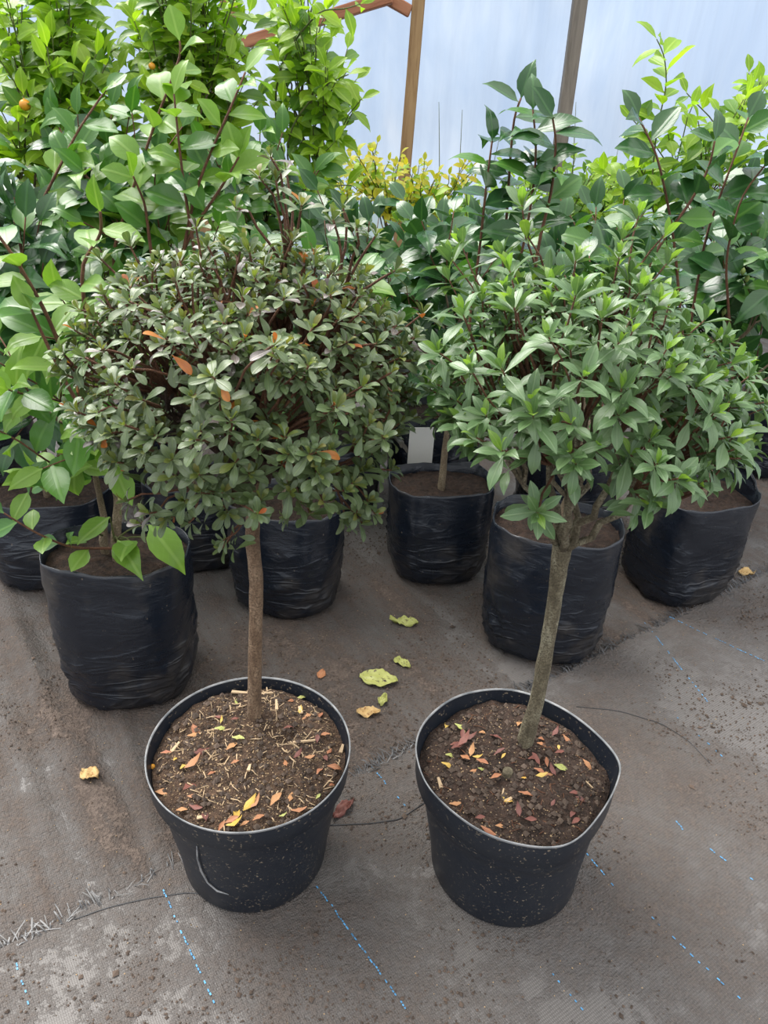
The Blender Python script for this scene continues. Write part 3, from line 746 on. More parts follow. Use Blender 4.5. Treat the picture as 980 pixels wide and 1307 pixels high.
# --- right tree
bB = np.array([.236, .865, .185]); fB = ony(716, 705, .868)
trunk_obj(rootB, [bB + (-.003, 0, -.03), bB + (0, 0, .02), ony(684, 900, .866), ony(697, 830, .867), ony(708, 765, .868), ony(714, 720, .868), fB + (0, 0, .012)],
          [.0160, .0138, .0112, .0104, .0104, .0116, .0140], M['barkB'])
mb = MB(); p = onz(648, 988, .215); mb.tube([p + (0, 0, -.03), p + (0, 0, -.005), p + (-.001, -.001, .006), p + (-.001, -.001, .009)], [.0085, .0082, .0080, .0074], 10); mb.obj('cut_stump', M['barkB'], rootB)
plB = Plant(rootB)
cB3 = np.array([.232, .865, .785])
tipsB = []
while len(tipsB) < 225:
    d = unit(rng.normal(0, 1, 3))
    if d[2] < -.28 or (d[2] < .05 and d[0] < .2 and rng.random() < .85): continue
    r = rng.uniform(.78, 1.02) if rng.random() < .8 else rng.uniform(.5, .8)
    p = cB3 + d * np.array([.20, .19, .155 if d[2] > 0 else .19]) * r * (1 + .10 * fbm(d * 2 + 9, 1.0))
    if p[0] > .040: tipsB.append(p)
heroB = [(727, 578, .69), (815, 640, .74), (800, 590, .74), (840, 610, .78), (640, 470, .72), (700, 430, .70), (770, 400, .72), (745, 480, .68), (850, 470, .72), (880, 545, .76), (905, 590, .80), (600, 470, .74),
         (560, 450, .80), (575, 530, .80), (620, 530, .76), (935, 520, .84), (950, 470, .88), (925, 430, .88), (870, 420, .80), (680, 530, .70), (790, 530, .70), (830, 560, .72), (735, 375, .75), (590, 400, .82), (655, 390, .78), (555, 490, .84), (900, 480, .78), (760, 570, .70)]
tall = [(666, 262, .90), (672, 300, .89), (795, 300, .90), (790, 325, .88), (848, 300, .92), (852, 335, .9), (575, 330, .92), (572, 355, .9), (640, 325, .9), (735, 330, .86), (700, 350, .86), (815, 275, .95), (588, 310, .95), (650, 345, .86)]
tipsB += [ony(*e) for e in heroB + tall]
nt_ = len(tipsB)
for tp, ax, D in grow(plB, fB, tipsB, 7, 6, .0072, .0009, M['barkB'], M['twig_red'], n1=.45, n2=.5, lift=.1):
    out = unit(tp - cB3); axis = unit(out * .45 + ax * .35 + np.array([0, 0, .75]) + rng.normal(0, .20, 3))
    hi = tp[2] > .92
    rosette(plB, tp, axis, int(rng.integers(8, 12)), rng.uniform(.027, .039), 'azB', 'azB', 'azB_young', 4 if hi else 2, (8, 62) if hi else (12, 88))
    if rng.random() < .75:
        rosette(plB, tp - axis * .028, axis, 5, rng.uniform(.025, .036), 'azB', 'azB', 'azB', 0, (55, 110))

# ------------------------------------------------------------------ bagged camellias
def bag_outline(cx, cy, rx, ry, rot, z, zt, h, seed, sq):
    out = []
    for k in range(72):
        t = 2 * math.pi * k / 72; c, s_ = math.cos(t), math.sin(t)
        e = 2 / sq; x = math.copysign(abs(c) ** e, c) * rx; y = math.copysign(abs(s_) ** e, s_) * ry
        n1 = fbm((c * 1.1 + seed, s_ * 1.1, z * 9), 1.0, 2)
        n2 = fbm((c * 1.6 + seed, s_ * 1.6, z * 34 + 5 * fbm((c * 1.5, s_ * 1.5, seed), 1, 2)), 1.0, 2); n2 = n2 if n2 > 0 else n2 * .35
        low = max(0, 1 - z / (.8 * h)) ** .8
        k_ = 1 + .035 * n1 + (.012 + .065 * low) * n2
        x *= k_; y *= k_
        out.append((cx + x * math.cos(rot) - y * math.sin(rot), cy + x * math.sin(rot) + y * math.cos(rot), z))
    return np.array(out)
def make_bag(root, cx, cy, rx, ry, h, rot, seed, lean=(0, 0), taper=.93, sq=2.6, corner=None, flat=.74):
    zs = np.concatenate([[0.0, .004, .012, .024], np.linspace(.04, h, 40)]); rings = []
    for z in zs:
        f = z / h; base = [.80, .90, .955, .985][[0.0, .004, .012, .024].index(z)] if z < .03 else 1
        k = base * (taper + (1 - taper) * f + .03 * math.sin(math.pi * f))
        rings.append(bag_outline(cx + lean[0] * f, cy + lean[1] * f, rx * k, ry * k * (1 - (1 - flat) * f ** 1.6), rot, z, z, h, seed, sq))
    R = rings[-1]; wv = np.array([.010 * fbm((math.cos(2 * math.pi * k / 72) * 1.5 + seed, math.sin(2 * math.pi * k / 72) * 1.5, 3), 1, 2) for k in range(72)])
    if corner is not None:
        for k in range(72):
            dd = min(abs(k - corner), 72 - abs(k - corner)); g = math.exp(-(dd / 3.0) ** 2); wv[k] += .03 * g
            R[k, :2] += (R[k, :2] - np.array([cx + lean[0], cy + lean[1]])) * .10 * g
    R[:, 2] += wv; rings[-2][:, 2] += wv * .6; rings[-3][:, 2] += wv * .3
    cen = np.array([cx + lean[0], cy + lean[1]])
    inner1 = R.copy(); inner1[:, :2] -= (R[:, :2] - cen) * .02; inner1[:, 2] -= .001
    inner2 = rings[-4].copy(); inner2[:, :2] -= (inner2[:, :2] - cen) * .04; inner2[:, 2] = h - .045
    mb = MB(); ring_loft(mb, rings + [inner1, inner2], close_bottom=True); bag = mb.obj('bag', M['bag'], root)
    zf = lambda x, y: h - .026 + .007 * fbm((x, y, seed), 18, 3) + .003 * fbm((x, y, seed), 70, 2)
    out = cen + (rings[-4][:, :2] - cen) * .965
    soil_disc(root, out, cen, zf, M['soil_dark'], rings=12)
    return cen, zf
def shoot(pl, pix, r0, r1, size, shape, mats, gap, start, stem_mat, **kw):
    """one long shoot; pix = list of (u, v, y) or points"""
    P = np.array([ony(*p) if len(p) == 3 and abs(p[0]) > 3 else np.array(p) for p in pix]); n = 14
    t = np.linspace(0, len(P) - 1, n); Q = np.stack([np.interp(t, range(len(P)), P[:, i]) for i in range(3)], 1)
    for _ in range(2): Q[1:-1] = .5 * Q[1:-1] + .25 * (Q[:-2] + Q[2:])
    T = Q
    if pl.anchor:
        a = min(pl.anchor, key=lambda q: np.linalg.norm(q - Q[0])); g = np.linalg.norm(Q[0] - a)
        T = np.concatenate([bez(a, Q[0] - unit(Q[1] - Q[0]) * g * .45, Q[0], 9)[:-1], Q])
    mb = MB(); mb.tube(T, np.linspace(r0 * 1.15, r1, len(T)), 6); mb.obj('shoot', stem_mat, pl.root)
    alternate(pl, Q, size, shape, mats, gap, start, **kw)
def bagged(label, cx, cy, rx, ry, h, rot, seed, stems, tips, mats, size=.072, gap=.030, shape='cam', twl=M['twig_red'], lean=(0, 0), sq=2.6, corner=None, stem_mat=None, k1=4, taper=.93, twig_start=.15, group=None):
    root = empty('bagged_camellia', (cx, cy, 0)); tag(root, label, 'potted plant', group)
    cen, zf = make_bag(root, cx, cy, rx, ry, h, rot, seed, lean, taper, sq, corner)
    pl = Plant(root); z0 = zf(*cen); base = np.array([cen[0], cen[1], z0 - .02])
    sm = stem_mat or M['stem']
    for st in stems:
        top = np.asarray(st['top'], float); off = np.array([st.get('dx', 0), st.get('dy', 0), 0])
        trunk_obj(root, [base + off, base + off + (0, 0, .05), (base + off) * .5 + top * .5 + rng.normal(0, .008, 3), top], [st.get('r', .009), st.get('r', .009) * .9, st.get('r', .009) * .75, st.get('r', .009) * .6], sm, 'stem', 8)
        pl.anchor += [top, base + off + (0, 0, .06)]
        tp = tips(st)
        for q, ax, D in grow(pl, top, tp, k1, 4, st.get('r', .009) * .6, .0014, sm, twl, n1=.35, n2=.4, lift=.0):
            alternate(pl, D, size, shape, mats, gap, twig_start)
    return pl
CROWN = [(-.58, 1.26), (-.86, 1.64), (-.25, 1.58), (-.57, 1.72), (.09, 1.78), (.38, 1.52), (.88, 1.76), (.12, 2.12), (-.16, 2.03), (.50, 2.0), (1.22, 2.4), (-1.1, 2.0), (.86, 2.1), (-.68, 2.08), (-.40, 2.2),
         (-.98, 2.42), (-.60, 2.55), (-.26, 2.68), (.95, 2.65), (-.02, 3.25), (.62, 3.12), (.27, 2.87)]
def own_space(p, c):
    """True where the point p is nearer to the crown c than to any neighbour's crown"""
    d0 = math.hypot(p[0] - c[0], p[1] - c[1])
    return all(math.hypot(c[0] - q[0], c[1] - q[1]) < .08 or math.hypot(p[0] - q[0], p[1] - q[1]) > d0 + .03 for q in CROWN)
def cloud(n, c, ax, up=True):
    c, ax = np.array(c), np.array(ax); out = []
    while len(out) < n:
        d = rng.normal(0, 1, 3); d = unit(d) * rng.uniform(.45, 1) ** .6
        if up and d[2] < -.8: continue
        if own_space(c + d * ax, c): out.append(c + d * ax)
    return out
DARK = ['cam', 'cam', 'cam_mid']; MID = ['cam_mid', 'cam', 'cam_light']; LIGHT = ['cam_light', 'cam_mid']
# front left bag: light leaves, two long shoots and a low trailing one
p1 = bagged('large black polybag with light green camellia, a stem trailing over its rim, front left', -.504, 1.215, .133, .126, .316, .1, 1.3,
            [dict(top=(-.50, 1.25, .52), r=.011), dict(top=(-.545, 1.27, .45), r=.009, dx=-.03, dy=.02)],
            lambda st: cloud(15, (st['top'][0] - .06, 1.26, .60), (.17, .14, .24)), LIGHT, size=.080, gap=.034)
p1.root['label'] = 'light green camellia with a stem trailing over the rim of its big black polybag'
shoot(p1, [(150, 700, 1.20), (90, 700, 1.14), (45, 680, 1.10), (5, 655, 1.08)], .003, .0015, .055, 'round', ['cam_mid', 'cam_light'], .028, .25, M['twig_red'])
for (u, v, y, d, s_) in [(150, 690, 1.16, (.55, -.7, -.1), .085), (190, 670, 1.15, (.7, -.5, -.5), .10), (165, 690, 1.17, (.1, -.7, .1), .08), (140, 660, 1.2, (-.5, -.6, -.3), .075), (200, 690, 1.2, (.5, -.4, .3), .07), (110, 690, 1.2, (-.2, -.5, .3), .05)]:
    b0 = ony(u, v, y); p1.leaf(b0, d, (0, -.5, 1), s_, 'cam', 'cam_light')
    a = min(p1.anchor, key=lambda q: np.linalg.norm(q - b0)); mb = MB(); mb.tube(bez(a, (a + b0) / 2 + (0, 0, .02), b0, 6), np.linspace(.0022, .0011, 6), 5); mb.obj('shoot', M['twig_green'], p1.root)
shoot(p1, [(120, 470, 1.22), (100, 340, 1.22), (130, 300, 1.22), (128, 270, 1.2)], .004, .002, .075, 'cam', LIGHT, .026, .2, M['twig_red'])
shoot(p1, [(150, 560, 1.18), (100, 520, 1.14), (60, 440, 1.12), (40, 395, 1.12)], .004, .002, .072, 'cam', LIGHT, .026, .2, M['twig_red'])
shoot(p1, [(100, 500, 1.2), (60, 400, 1.16), (20, 330, 1.15), (-10, 290, 1.15)], .004, .002, .080, 'cam', LIGHT, .028, .2, M['twig_red'])
# far left bag
bagged('dark camellia in a squat black polybag behind the light green one', -.81, 1.60, .150, .14, .225, .2, 4.7, [dict(top=(-.80, 1.62, .42), r=.009)],
       lambda st: cloud(52, (-.86, 1.64, .62), (.27, .2, .33)), DARK, size=.095, gap=.030)
# behind the left trunk
p3 = bagged('mid green camellia in a creased black polybag behind the slim brown trunk', -.226, 1.535, .131, .128, .262, -.15, 2.2, [dict(top=(-.22, 1.56, .45), r=.010)],
            lambda st: cloud(30, (-.25, 1.58, .64), (.24, .18, .26)), MID, size=.088, gap=.030)
# between
p4 = bagged('camellia with long upright light green shoots in a polybag beside the creased bag', -.475, 1.70, .13, .125, .225, .3, 8.1, [dict(top=(-.50, 1.72, .5), r=.009)],
            lambda st: cloud(34, (-.57, 1.72, .72), (.22, .18, .28)), MID, size=.09, gap=.030)
RD = ['cam_light', 'cam_mid', 'cam_light']
for pix in ([(150, 300, 1.65), (175, 225, 1.65), (200, 150, 1.65), (232, 70, 1.66), (229, 52, 1.66)], [(238, 300, 1.60), (250, 240, 1.60), (275, 180, 1.60), (300, 125, 1.62), (313, 92, 1.63)],
            [(245, 300, 1.58), (235, 240, 1.58), (228, 180, 1.58), (222, 120, 1.58)], [(190, 300, 1.60), (185, 260, 1.60), (170, 225, 1.58)], [(255, 280, 1.60), (285, 235, 1.60), (305, 200, 1.60)]):
    shoot(p4, pix, .0038, .0018, .080, 'round', RD, .024, .12, M['twig_red'], ang=(40, 70))
shoot(p4, [(50, 265, 1.7), (70, 225, 1.7), (100, 165, 1.72), (135, 115, 1.75)], .004, .002, .075, 'round', ['cam_mid', 'cam_light'], .034, .15, M['twig_red'])
# middle
p5 = bagged('dark camellia in the black polybag standing before the white label', .140, 1.70, .129, .128, .248, .15, 3.3, [dict(top=(.15, 1.73, .46), r=.010)],
            lambda st: cloud(40, (.09, 1.78, .64), (.22, .2, .24)), DARK, size=.085, gap=.029)
p6 = bagged('tall dark camellia in a big shiny black polybag with a dusty patch', .374, 1.425, .138, .130, .306, -.2, 6.4, [dict(top=(.40, 1.45, .5), r=.011)],
            lambda st: cloud(26, (.38, 1.52, .66), (.22, .16, .22)), DARK, size=.085, gap=.030)
for pix in ([(640, 420, 1.5), (665, 330, 1.52), (680, 250, 1.53), (685, 190, 1.53), (680, 140, 1.53)], [(600, 400, 1.55), (612, 320, 1.56), (620, 240, 1.56), (628, 180, 1.57)],
            [(640, 380, 1.6), (645, 300, 1.6), (650, 220, 1.6), (655, 150, 1.6), (665, 125, 1.6)], [(690, 300, 1.5), (705, 240, 1.5), (710, 180, 1.5), (705, 150, 1.5)]):
    shoot(p6, pix, .0034, .0018, .084, 'cam', ['cam', 'cam_mid', 'cam'], .020, .25, M['twig_red'], ang=(45, 80), droop=.1)
p7 = bagged('tall red-stemmed camellia in a leaning black polybag with a rim flap', .748, 1.655, .125, .126, .280, .35, 5.6, [dict(top=(.80, 1.70, .48), r=.010)],
            lambda st: cloud(40, (.88, 1.76, .68), (.24, .2, .28)), DARK, size=.09, gap=.030, lean=(.02, .0), sq=3.2, corner=1, taper=.86)
for pix in ([(870, 420, 1.65), (860, 300, 1.65), (840, 200, 1.66), (815, 150, 1.68)], [(880, 420, 1.7), (900, 300, 1.7), (930, 220, 1.7), (955, 150, 1.72)], [(930, 400, 1.65), (925, 330, 1.65), (945, 250, 1.65), (985, 200, 1.65)],
            [(850, 300, 1.6), (880, 260, 1.6), (905, 215, 1.6), (912, 180, 1.6)]):
    shoot(p7, pix, .0034, .0018, .078, 'round', ['cam', 'cam_mid', 'cam'], .023, .2, M['twig_red'], ang=(45, 80), droop=.1)
# camellia buds
def nearest_node(pl, u, v):
    """the leaf node of the plant that shows nearest to the pixel, front ones first"""
    P = np.array([l[3][:3, 3] for l in pl.L]); a, b_, z = proj(P)
    return P[np.argmin(np.hypot(a - u, b_ - v) + 60 * z)]
def bud(pl, u, v, y):
    b0 = nearest_node(pl, u, v); p = b0 + unit(CAM - b0) * .016 + (0, 0, .004); mb = MB(); mb.tube([b0, (b0 + p) / 2 - (0, 0, .002), p + (0, 0, .003)], .0013, 5); prof = [(0, .3), (.25, .85), (.5, 1), (.75, .75), (1, .1)]
    mb.tube([p + np.array([0, 0, .016 * t]) for t, _ in prof], [.0055 * r for _, r in prof], 8); mb.obj('bud', M['fruit_green'], pl.root)
for u, v in [(945, 360), (965, 362), (975, 368), (905, 400), (920, 405)]: bud(p7, u, v, 1.55)
# second row of bags
BACK = [('dark camellia in a black polybag behind the white label', .14, 2.12, DARK, .26, (.12, 2.12, .62), (.22, .22, .25), 46),
        ('dark camellia in a polybag behind the two small middle bags', -.16, 2.00, DARK, .24, (-.16, 2.03, .62), (.24, .2, .25), 42),
        ('dark camellia in a polybag behind the shiny bag with the dusty patch', .52, 1.98, DARK, .25, (.50, 2.0, .66), (.26, .2, .26), 46),
        ('dark camellia in a polybag on the far right beyond the leaning bag', 1.28, 2.42, DARK, .27, (1.22, 2.4, .72), (.3, .25, .36), 50),
        ('dark camellia in a polybag farther back than the far left one', -1.18, 2.02, DARK, .24, (-1.1, 2.0, .68), (.3, .2, .36), 50),
        ('dark camellia in a polybag between the leaning bag and the back row', .92, 2.12, DARK, .25, (.86, 2.1, .72), (.28, .22, .28), 46),
        ('mid green camellia in a polybag below the citrus shrubs', -.70, 2.08, MID, .24, (-.68, 2.08, .76), (.28, .2, .3), 46),
        ('mid green camellia in a polybag below the tallest citrus', -.40, 2.26, MID, .24, (-.40, 2.2, .72), (.26, .2, .28), 42)]
for i, (lb, x, y, mt, h, cc, ax, n) in enumerate(BACK):
    bagged(lb, x, y, .14, .13, h, .2 * i, 11.3 + i * 1.7, [dict(top=(x, y + .01, .48), r=.009)], lambda st, cc=cc, ax=ax, n=n: cloud(n, cc, ax), mt, size=.09, gap=.032)

# ------------------------------------------------------------------ citrus and other shrubs behind
def shrub(name, label, cat, base, fork, tips, k1, mats, size, gap, shape, r, mb_, mt_, start=.1, droop=.25):
    root = empty(name, (base[0], base[1], 0)); tag(root, label, cat)
    pl = Plant(root)
    trunk_obj(root, [np.array(base) + (0, 0, -.02), (np.array(base) + fork) / 2 + rng.normal(0, .01, 3), np.array(fork)], [r, r * .85, r * .7], mb_, 'stem', 8)
    pl.anchor = [np.array(fork, float)]
    for q, ax, D in grow(pl, np.array(fork, float), tips, k1, 5, r * .6, .0016, mb_, mt_, n1=.4, n2=.45, lift=0):
        alternate(pl, D, size, shape, mats, gap, start, droop=droop)
    return pl
CIT = ['citrus', 'citrus', 'citrus_dark']
def pcloud(n, pts, y, jy, r, own):
    """tips around pixel centres (u, v) at depth y"""
    out = []
    for _ in range(n * 20):
        u, v = pts[rng.integers(len(pts))]; yy = y + rng.uniform(-jy, jy)
        p = ony(u + rng.normal(0, r), v + rng.normal(0, r), yy)
        if own_space(p, own): out.append(p)
        if len(out) == n: break
    return out
c1 = shrub('citrus_shrub', 'yellow-green citrus shrub with small orange fruit at the left edge', 'shrub', (-1.12, 2.45, 0), (-1.10, 2.42, .62),
           pcloud(130, [(20, 20), (60, 60), (30, 120), (90, 20), (110, 110), (60, 170), (130, 60), (20, 190), (150, 150), (100, 200), (40, -40), (110, -50)], 2.4, .22, 26, (-.98, 2.42)), 7, CIT, .085, .030, 'citrus', .013, M['stem'], M['twig_green'])
c1.root['label'] = 'yellow-green citrus shrub carrying small round orange fruit'
c2 = shrub('citrus_shrub', 'dense citrus shrub with one tiny fruit behind the tall light camellia shoots', 'shrub', (-.60, 2.55, 0), (-.58, 2.52, .66),
           pcloud(150, [(180, 20), (230, 20), (270, 60), (200, 90), (250, 130), (300, 170), (220, 190), (300, 20), (170, 130), (330, 90), (210, -50), (290, -60), (310, 230)], 2.55, .22, 26, (-.60, 2.55)), 7, CIT, .080, .030, 'citrus', .013, M['stem'], M['twig_green'])
c3 = shrub('citrus_shrub', 'bright citrus shrub with pointed leaves standing out against the film wall', 'shrub', (-.30, 2.75, 0), (-.30, 2.7, .68),
           pcloud(85, [(350, 40), (380, 90), (400, 150), (370, 190), (340, 140), (420, 110), (400, 230), (360, 0), (395, 30), (420, 180), (350, 250), (380, -40), (430, 90)], 2.65, .2, 20, (-.26, 2.68)), 6, ['citrus', 'citrus', 'citrus_dark'], .078, .032, 'citrus', .012, M['stem'], M['twig_green'])
shoot(c3, [(385, 40, 2.5), (410, 12, 2.48), (438, 12, 2.46), (460, 5, 2.46)], .003, .0015, .075, 'citrus', ['citrus'], .034, .1, M['twig_green'])
shoot(c3, [(395, 130, 2.5), (420, 105, 2.5), (445, 95, 2.5)], .003, .0015, .075, 'citrus', ['citrus'], .034, .1, M['twig_green'])
def fruit(pl, u, v, y, r):
    b0 = nearest_node(pl, u, v); p = b0 + unit(CAM - b0) * (r * 1.6) + (0, 0, -r); mb = MB(); mb.tube([b0, (b0 + p) / 2 + (0, 0, r * .5), p + (0, 0, r * .8)], .0014, 5); k = np.linspace(0, math.pi, 9)
    mb.tube([p + np.array([0, 0, -r * .92 * math.cos(t)]) for t in k], [max(.0006, r * math.sin(t)) for t in k], 14); o = mb.obj('fruit', M['fruit'], pl.root)
    return o
fruit(c1, 30, 128, 2.05, .0145); fruit(c2, 187, 78, 2.2, .0095)
# right citrus
c4 = shrub('citrus_shrub', 'bright pointed-leaf shrub with one tall shoot against the film on the right', 'shrub', (.95, 2.75, 0), (.95, 2.7, .66),
           pcloud(80, [(820, 190), (850, 230), (880, 160), (930, 190), (960, 130), (840, 270), (900, 240), (970, 200), (950, 250), (810, 240)], 2.65, .2, 22, (.95, 2.65)), 6, CIT, .072, .030, 'citrus', .012, M['stem'], M['twig_green'])
shoot(c4, [(832, 230, 2.5), (838, 160, 2.5), (852, 110, 2.5), (848, 70, 2.5), (838, 50, 2.5)], .003, .0015, .095, 'citrus', ['citrus'], .017, .1, M['twig_green'])
shoot(c4, [(940, 200, 2.6), (955, 140, 2.6), (962, 105, 2.6)], .003, .0015, .07, 'citrus', ['citrus'], .03, .15, M['twig_green'])
# low shrubs before the film
y1 = shrub('golden_shrub', 'low shrub with golden yellow leaves before the pale post', 'shrub', (-.02, 3.3, 0), (-.02, 3.3, .40),
           pcloud(80, [(450, 225), (500, 235), (540, 230), (580, 235), (470, 205), (560, 250), (430, 240), (520, 215), (600, 225)], 3.25, .2, 16, (-.02, 3.25)), 6, ['yellowleaf', 'citrus', 'yellowleaf', 'citrus'], .046, .018, 'citrus', .010, M['stem'], M['twig_green'])
y2 = shrub('fine_leaved_shrub', 'fine-leaved light green shrub before the weathered post', 'shrub', (.62, 3.2, 0), (.62, 3.2, .40),
           pcloud(90, [(680, 235), (720, 225), (760, 230), (790, 240), (650, 240), (740, 260), (700, 270), (780, 270), (810, 230)], 3.1, .2, 16, (.62, 3.12)), 6, ['citrus', 'citrus_dark'], .052, .022, 'citrus', .010, M['stem'], M['twig_green'])
y3 = shrub('fine_leaved_shrub', 'light green shrub filling the gap behind the middle camellias', 'shrub', (.30, 2.9, 0), (.3, 2.9, .35),
           pcloud(70, [(600, 270), (640, 280), (560, 290), (500, 290), (680, 300), (740, 300)], 2.85, .2, 22, (.27, 2.87)), 6, ['citrus_dark', 'citrus'], .06, .026, 'citrus', .010, M['stem'], M['twig_green'])
# tall weeds leaning on the film
for u0, v0, u1, v1 in [(592, 225, 590, 140), (606, 225, 640, 165), (575, 225, 560, 130), (748, 240, 735, 130), (770, 240, 790, 185)]:
    mb = MB(); a, b_ = ony(u0, v0, 3.9), ony(u1, v1, 3.95); a[2] = 0.0
    mb.tube(bez(a, (a + b_) / 2 + (0, 0, .1), b_, 8), np.linspace(.004, .001, 8), 4)
    tag(mb.obj('grass_stalk', M['twig_green']), 'thin green grass stalk standing before the film wall', 'grass', 'grass stalks along the film wall')

# ------------------------------------------------------------------ leaves become objects
pts_t = np.array([(x, t) for t in (.12, .25, .38, .5, .62, .75, .88) for x in (-.75, -.25, .25, .75)])
wid_at = lambda t: np.sin(np.pi * np.clip(t, .02, .98)) ** .7
allM, owner = [], []
for pi, pl in enumerate(Plant.all):
    for li, lf in enumerate(pl.L): allM.append(lf[3]); owner.append((pi, li))
allM = np.array(allM); wd = np.array([{'azA': .4, 'azB': .38, 'cam': .54, 'round': .66, 'citrus': .5}[Plant.all[p].L[l][0]] for p, l in owner])
loc = np.zeros((len(allM), len(pts_t), 4)); loc[:, :, 3] = 1; loc[:, :, 1] = pts_t[:, 1]
loc[:, :, 0] = pts_t[:, 0] * wid_at(pts_t[:, 1]) * wd[:, None] / 2
Wp = np.einsum('nij,nkj->nki', allM, loc)[:, :, :3]
u, v, z = proj(Wp.reshape(-1, 3)); idx = np.repeat(np.arange(len(allM)), len(pts_t))
ok = (u >= 0) & (u < W) & (v >= 0) & (v < H) & (z > .1)
cell = (v[ok] // 4).astype(int) * 250 + (u[ok] // 4).astype(int); zi, ii = z[ok], idx[ok]
o_ = np.lexsort((zi, cell)); cs, ks = cell[o_], ii[o_]; first = np.concatenate([[True], cs[1:] != cs[:-1]])
vis = np.bincount(ks[first], minlength=len(allM)) * 16.0
rank = {}
for g, (pi, li) in enumerate(owner): rank.setdefault(pi, []).append((vis[g], li))
n_obj = 0
for pi, pl in enumerate(Plant.all):
    rl = np.array(pl.root.location)
    pick = sorted(rank.get(pi, []), reverse=True)[:300]; sel = {li for s_, li in pick if s_ >= 48}
    rest = []
    for li, (shape, var, mk, Mx) in enumerate(pl.L):
        if li in sel:
            o = bpy.data.objects.new('leaf', leaf_mesh(shape, var, mk)); COL.objects.link(o); o.parent = pl.root
            B = Mx.copy(); B[:3, 3] -= rl; o.matrix_basis = Matrix(B.tolist()); n_obj += 1
        else: rest.append((shape, var, mk, Mx))
    if rest:
        mats = sorted({r[2] for r in rest}); VV, FF, UVs, MI = [], [], [], []; n = 0
        for shape, var, mk, Mx in rest:
            V, F, UV = LEAF[shape][var]; VV.append(V @ Mx[:3, :3].T + Mx[:3, 3] - rl)
            for f in F: FF.append(tuple(i + n for i in f)); UVs += [UV[i] for i in f]; MI.append(mats.index(mk))
            n += len(V)
        me = bpy.data.meshes.new('foliage'); me.from_pydata(np.concatenate(VV).tolist(), [], FF)
        for mk in mats: me.materials.append(M[mk])
        uvl = me.uv_layers.new(name='UVMap'); uvl.data.foreach_set('uv', np.array(UVs, float).ravel())
        me.polygons.foreach_set('material_index', MI); me.polygons.foreach_set('use_smooth', [True] * len(FF)); me.update()
        o = bpy.data.objects.new('foliage', me); link(o, pl.root); o['kind'] = 'stuff'
print('leaves', len(allM), 'as objects', n_obj)

# ------------------------------------------------------------------ fallen leaves
def lying_leaf(name, u, v, zf, zg, L, a, shape, mk, label, cat='leaf', group=None, tilt=.15, wscale=1.0, lift=.0045):
    p = onz(u, v, zg)
    if zf is not None:
        for _ in range(3): p = onz(u, v, zf(p[0], p[1]))
    o = bpy.data.objects.new(name, leaf_mesh(shape, int(rng.integers(len(LEAF[shape]))), mk)); link(o)
    d = np.array([math.cos(a), math.sin(a), rng.normal(0, tilt * .6)]); d = unit(d); up = unit(np.array([rng.normal(0, tilt), rng.normal(0, tilt), 1.])); n = unit(up - d * (up @ d)); x = np.cross(d, n)
    if rng.random() < .4 and zf is not None and 'soil' in zf.__name__: n = -n; x = -x
    Mx = np.eye(4); Mx[:3, 0] = x * L * wscale; Mx[:3, 1] = d * L; Mx[:3, 2] = n * L; Mx[:3, 3] = p - d * L / 2 + (0, 0, lift)
    o.matrix_basis = Matrix(Mx.tolist()); return tag(o, label, cat, group)
deadA = [(250,934,.026,-.9,'dead'),(248,938,.020,.5,'dead'),(236,978,.020,1.2,'dead_yellow'),(246,977,.024,.7,'dead'),(246,1000,.034,1.05,'dead_red'),(208,1013,.02,0,'dead'),(258,958,.03,.7,'dead_red'),(296,955,.02,.9,'dead'),
         (282,932,.018,0,'fall_green'),(304,946,.019,-.3,'fall_green'),(300,975,.012,.6,'dead'),(318,1029,.024,1.1,'dead_yellow'),(324,1028,.022,.9,'dead'),(352,1022,.024,1.1,'dead'),(371,1018,.018,1.5,'dead'),(381,1035,.02,.2,'dead'),
         (395,914,.028,.8,'dead'),(408,913,.020,1.4,'dead'),(361,877,.022,-.3,'dead'),(384,893,.015,.3,'fall_green'),(383,908,.016,1.5,'dead_yellow'),(302,897,.014,1.8,'fall_green'),(279,918,.012,-.2,'dead_red'),(283,922,.010,1.4,'dead_yellow'),
         (372,896,.012,.5,'dead'),(405,945,.016,1.6,'dead_red'),(414,940,.016,.3,'dead'),(420,960,.014,1.2,'dead'),(427,981,.020,0,'dead'),(408,985,.018,1.2,'dead'),(424,1003,.012,.8,'dead'),(380,965,.016,.9,'dead_red'),(364,975,.014,2.0,'dead'),
         (212,963,.014,.2,'dead'),(224,970,.01,1.4,'dead_yellow'),(250,1032,.018,-.2,'dead_red'),(262,1042,.02,1.9,'dead_red'),(302,1040,.022,1.7,'dead_yellow'),(296,1050,.018,.4,'dead'),(312,1055,.012,.6,'dead'),(283,1058,.014,1.1,'dead'),(300,1054,.022,.1,'dead_yellow'),
         (406,1019,.010,1,'fall_green'),(361,1043,.010,.4,'fall_green'),(232,1036,.014,.2,'dead'),(245,1018,.012,.1,'dead'),(330,1046,.016,.6,'dead'),(395,968,.014,.2,'dead'),(368,930,.014,.5,'dead_red'),(300,920,.012,.4,'dead_red'),(415,968,.016,2,'dead_red'),(270,988,.012,.8,'dead')]
LBA = {'dead': 'dry orange-brown leaf lying on the soil of the round pot', 'dead_red': 'shrivelled dark red leaf lying on the soil of the round pot', 'dead_yellow': 'bright yellow leaf lying on the soil of the round pot', 'fall_green': 'wilted green leaf lying on the soil of the round pot'}
for u_, v_, L, a, mk in deadA: lying_leaf('dead_leaf', u_, v_, soilA, .21, L * 1.15, a, 'dead', mk, LBA[mk], group=LBA[mk].split(' lying')[0].rsplit(' ', 1)[0] + ' leaves on the round pot soil')
def zz(a, b_): return 520 + a / 3.38, 860 + b_ / 3.38
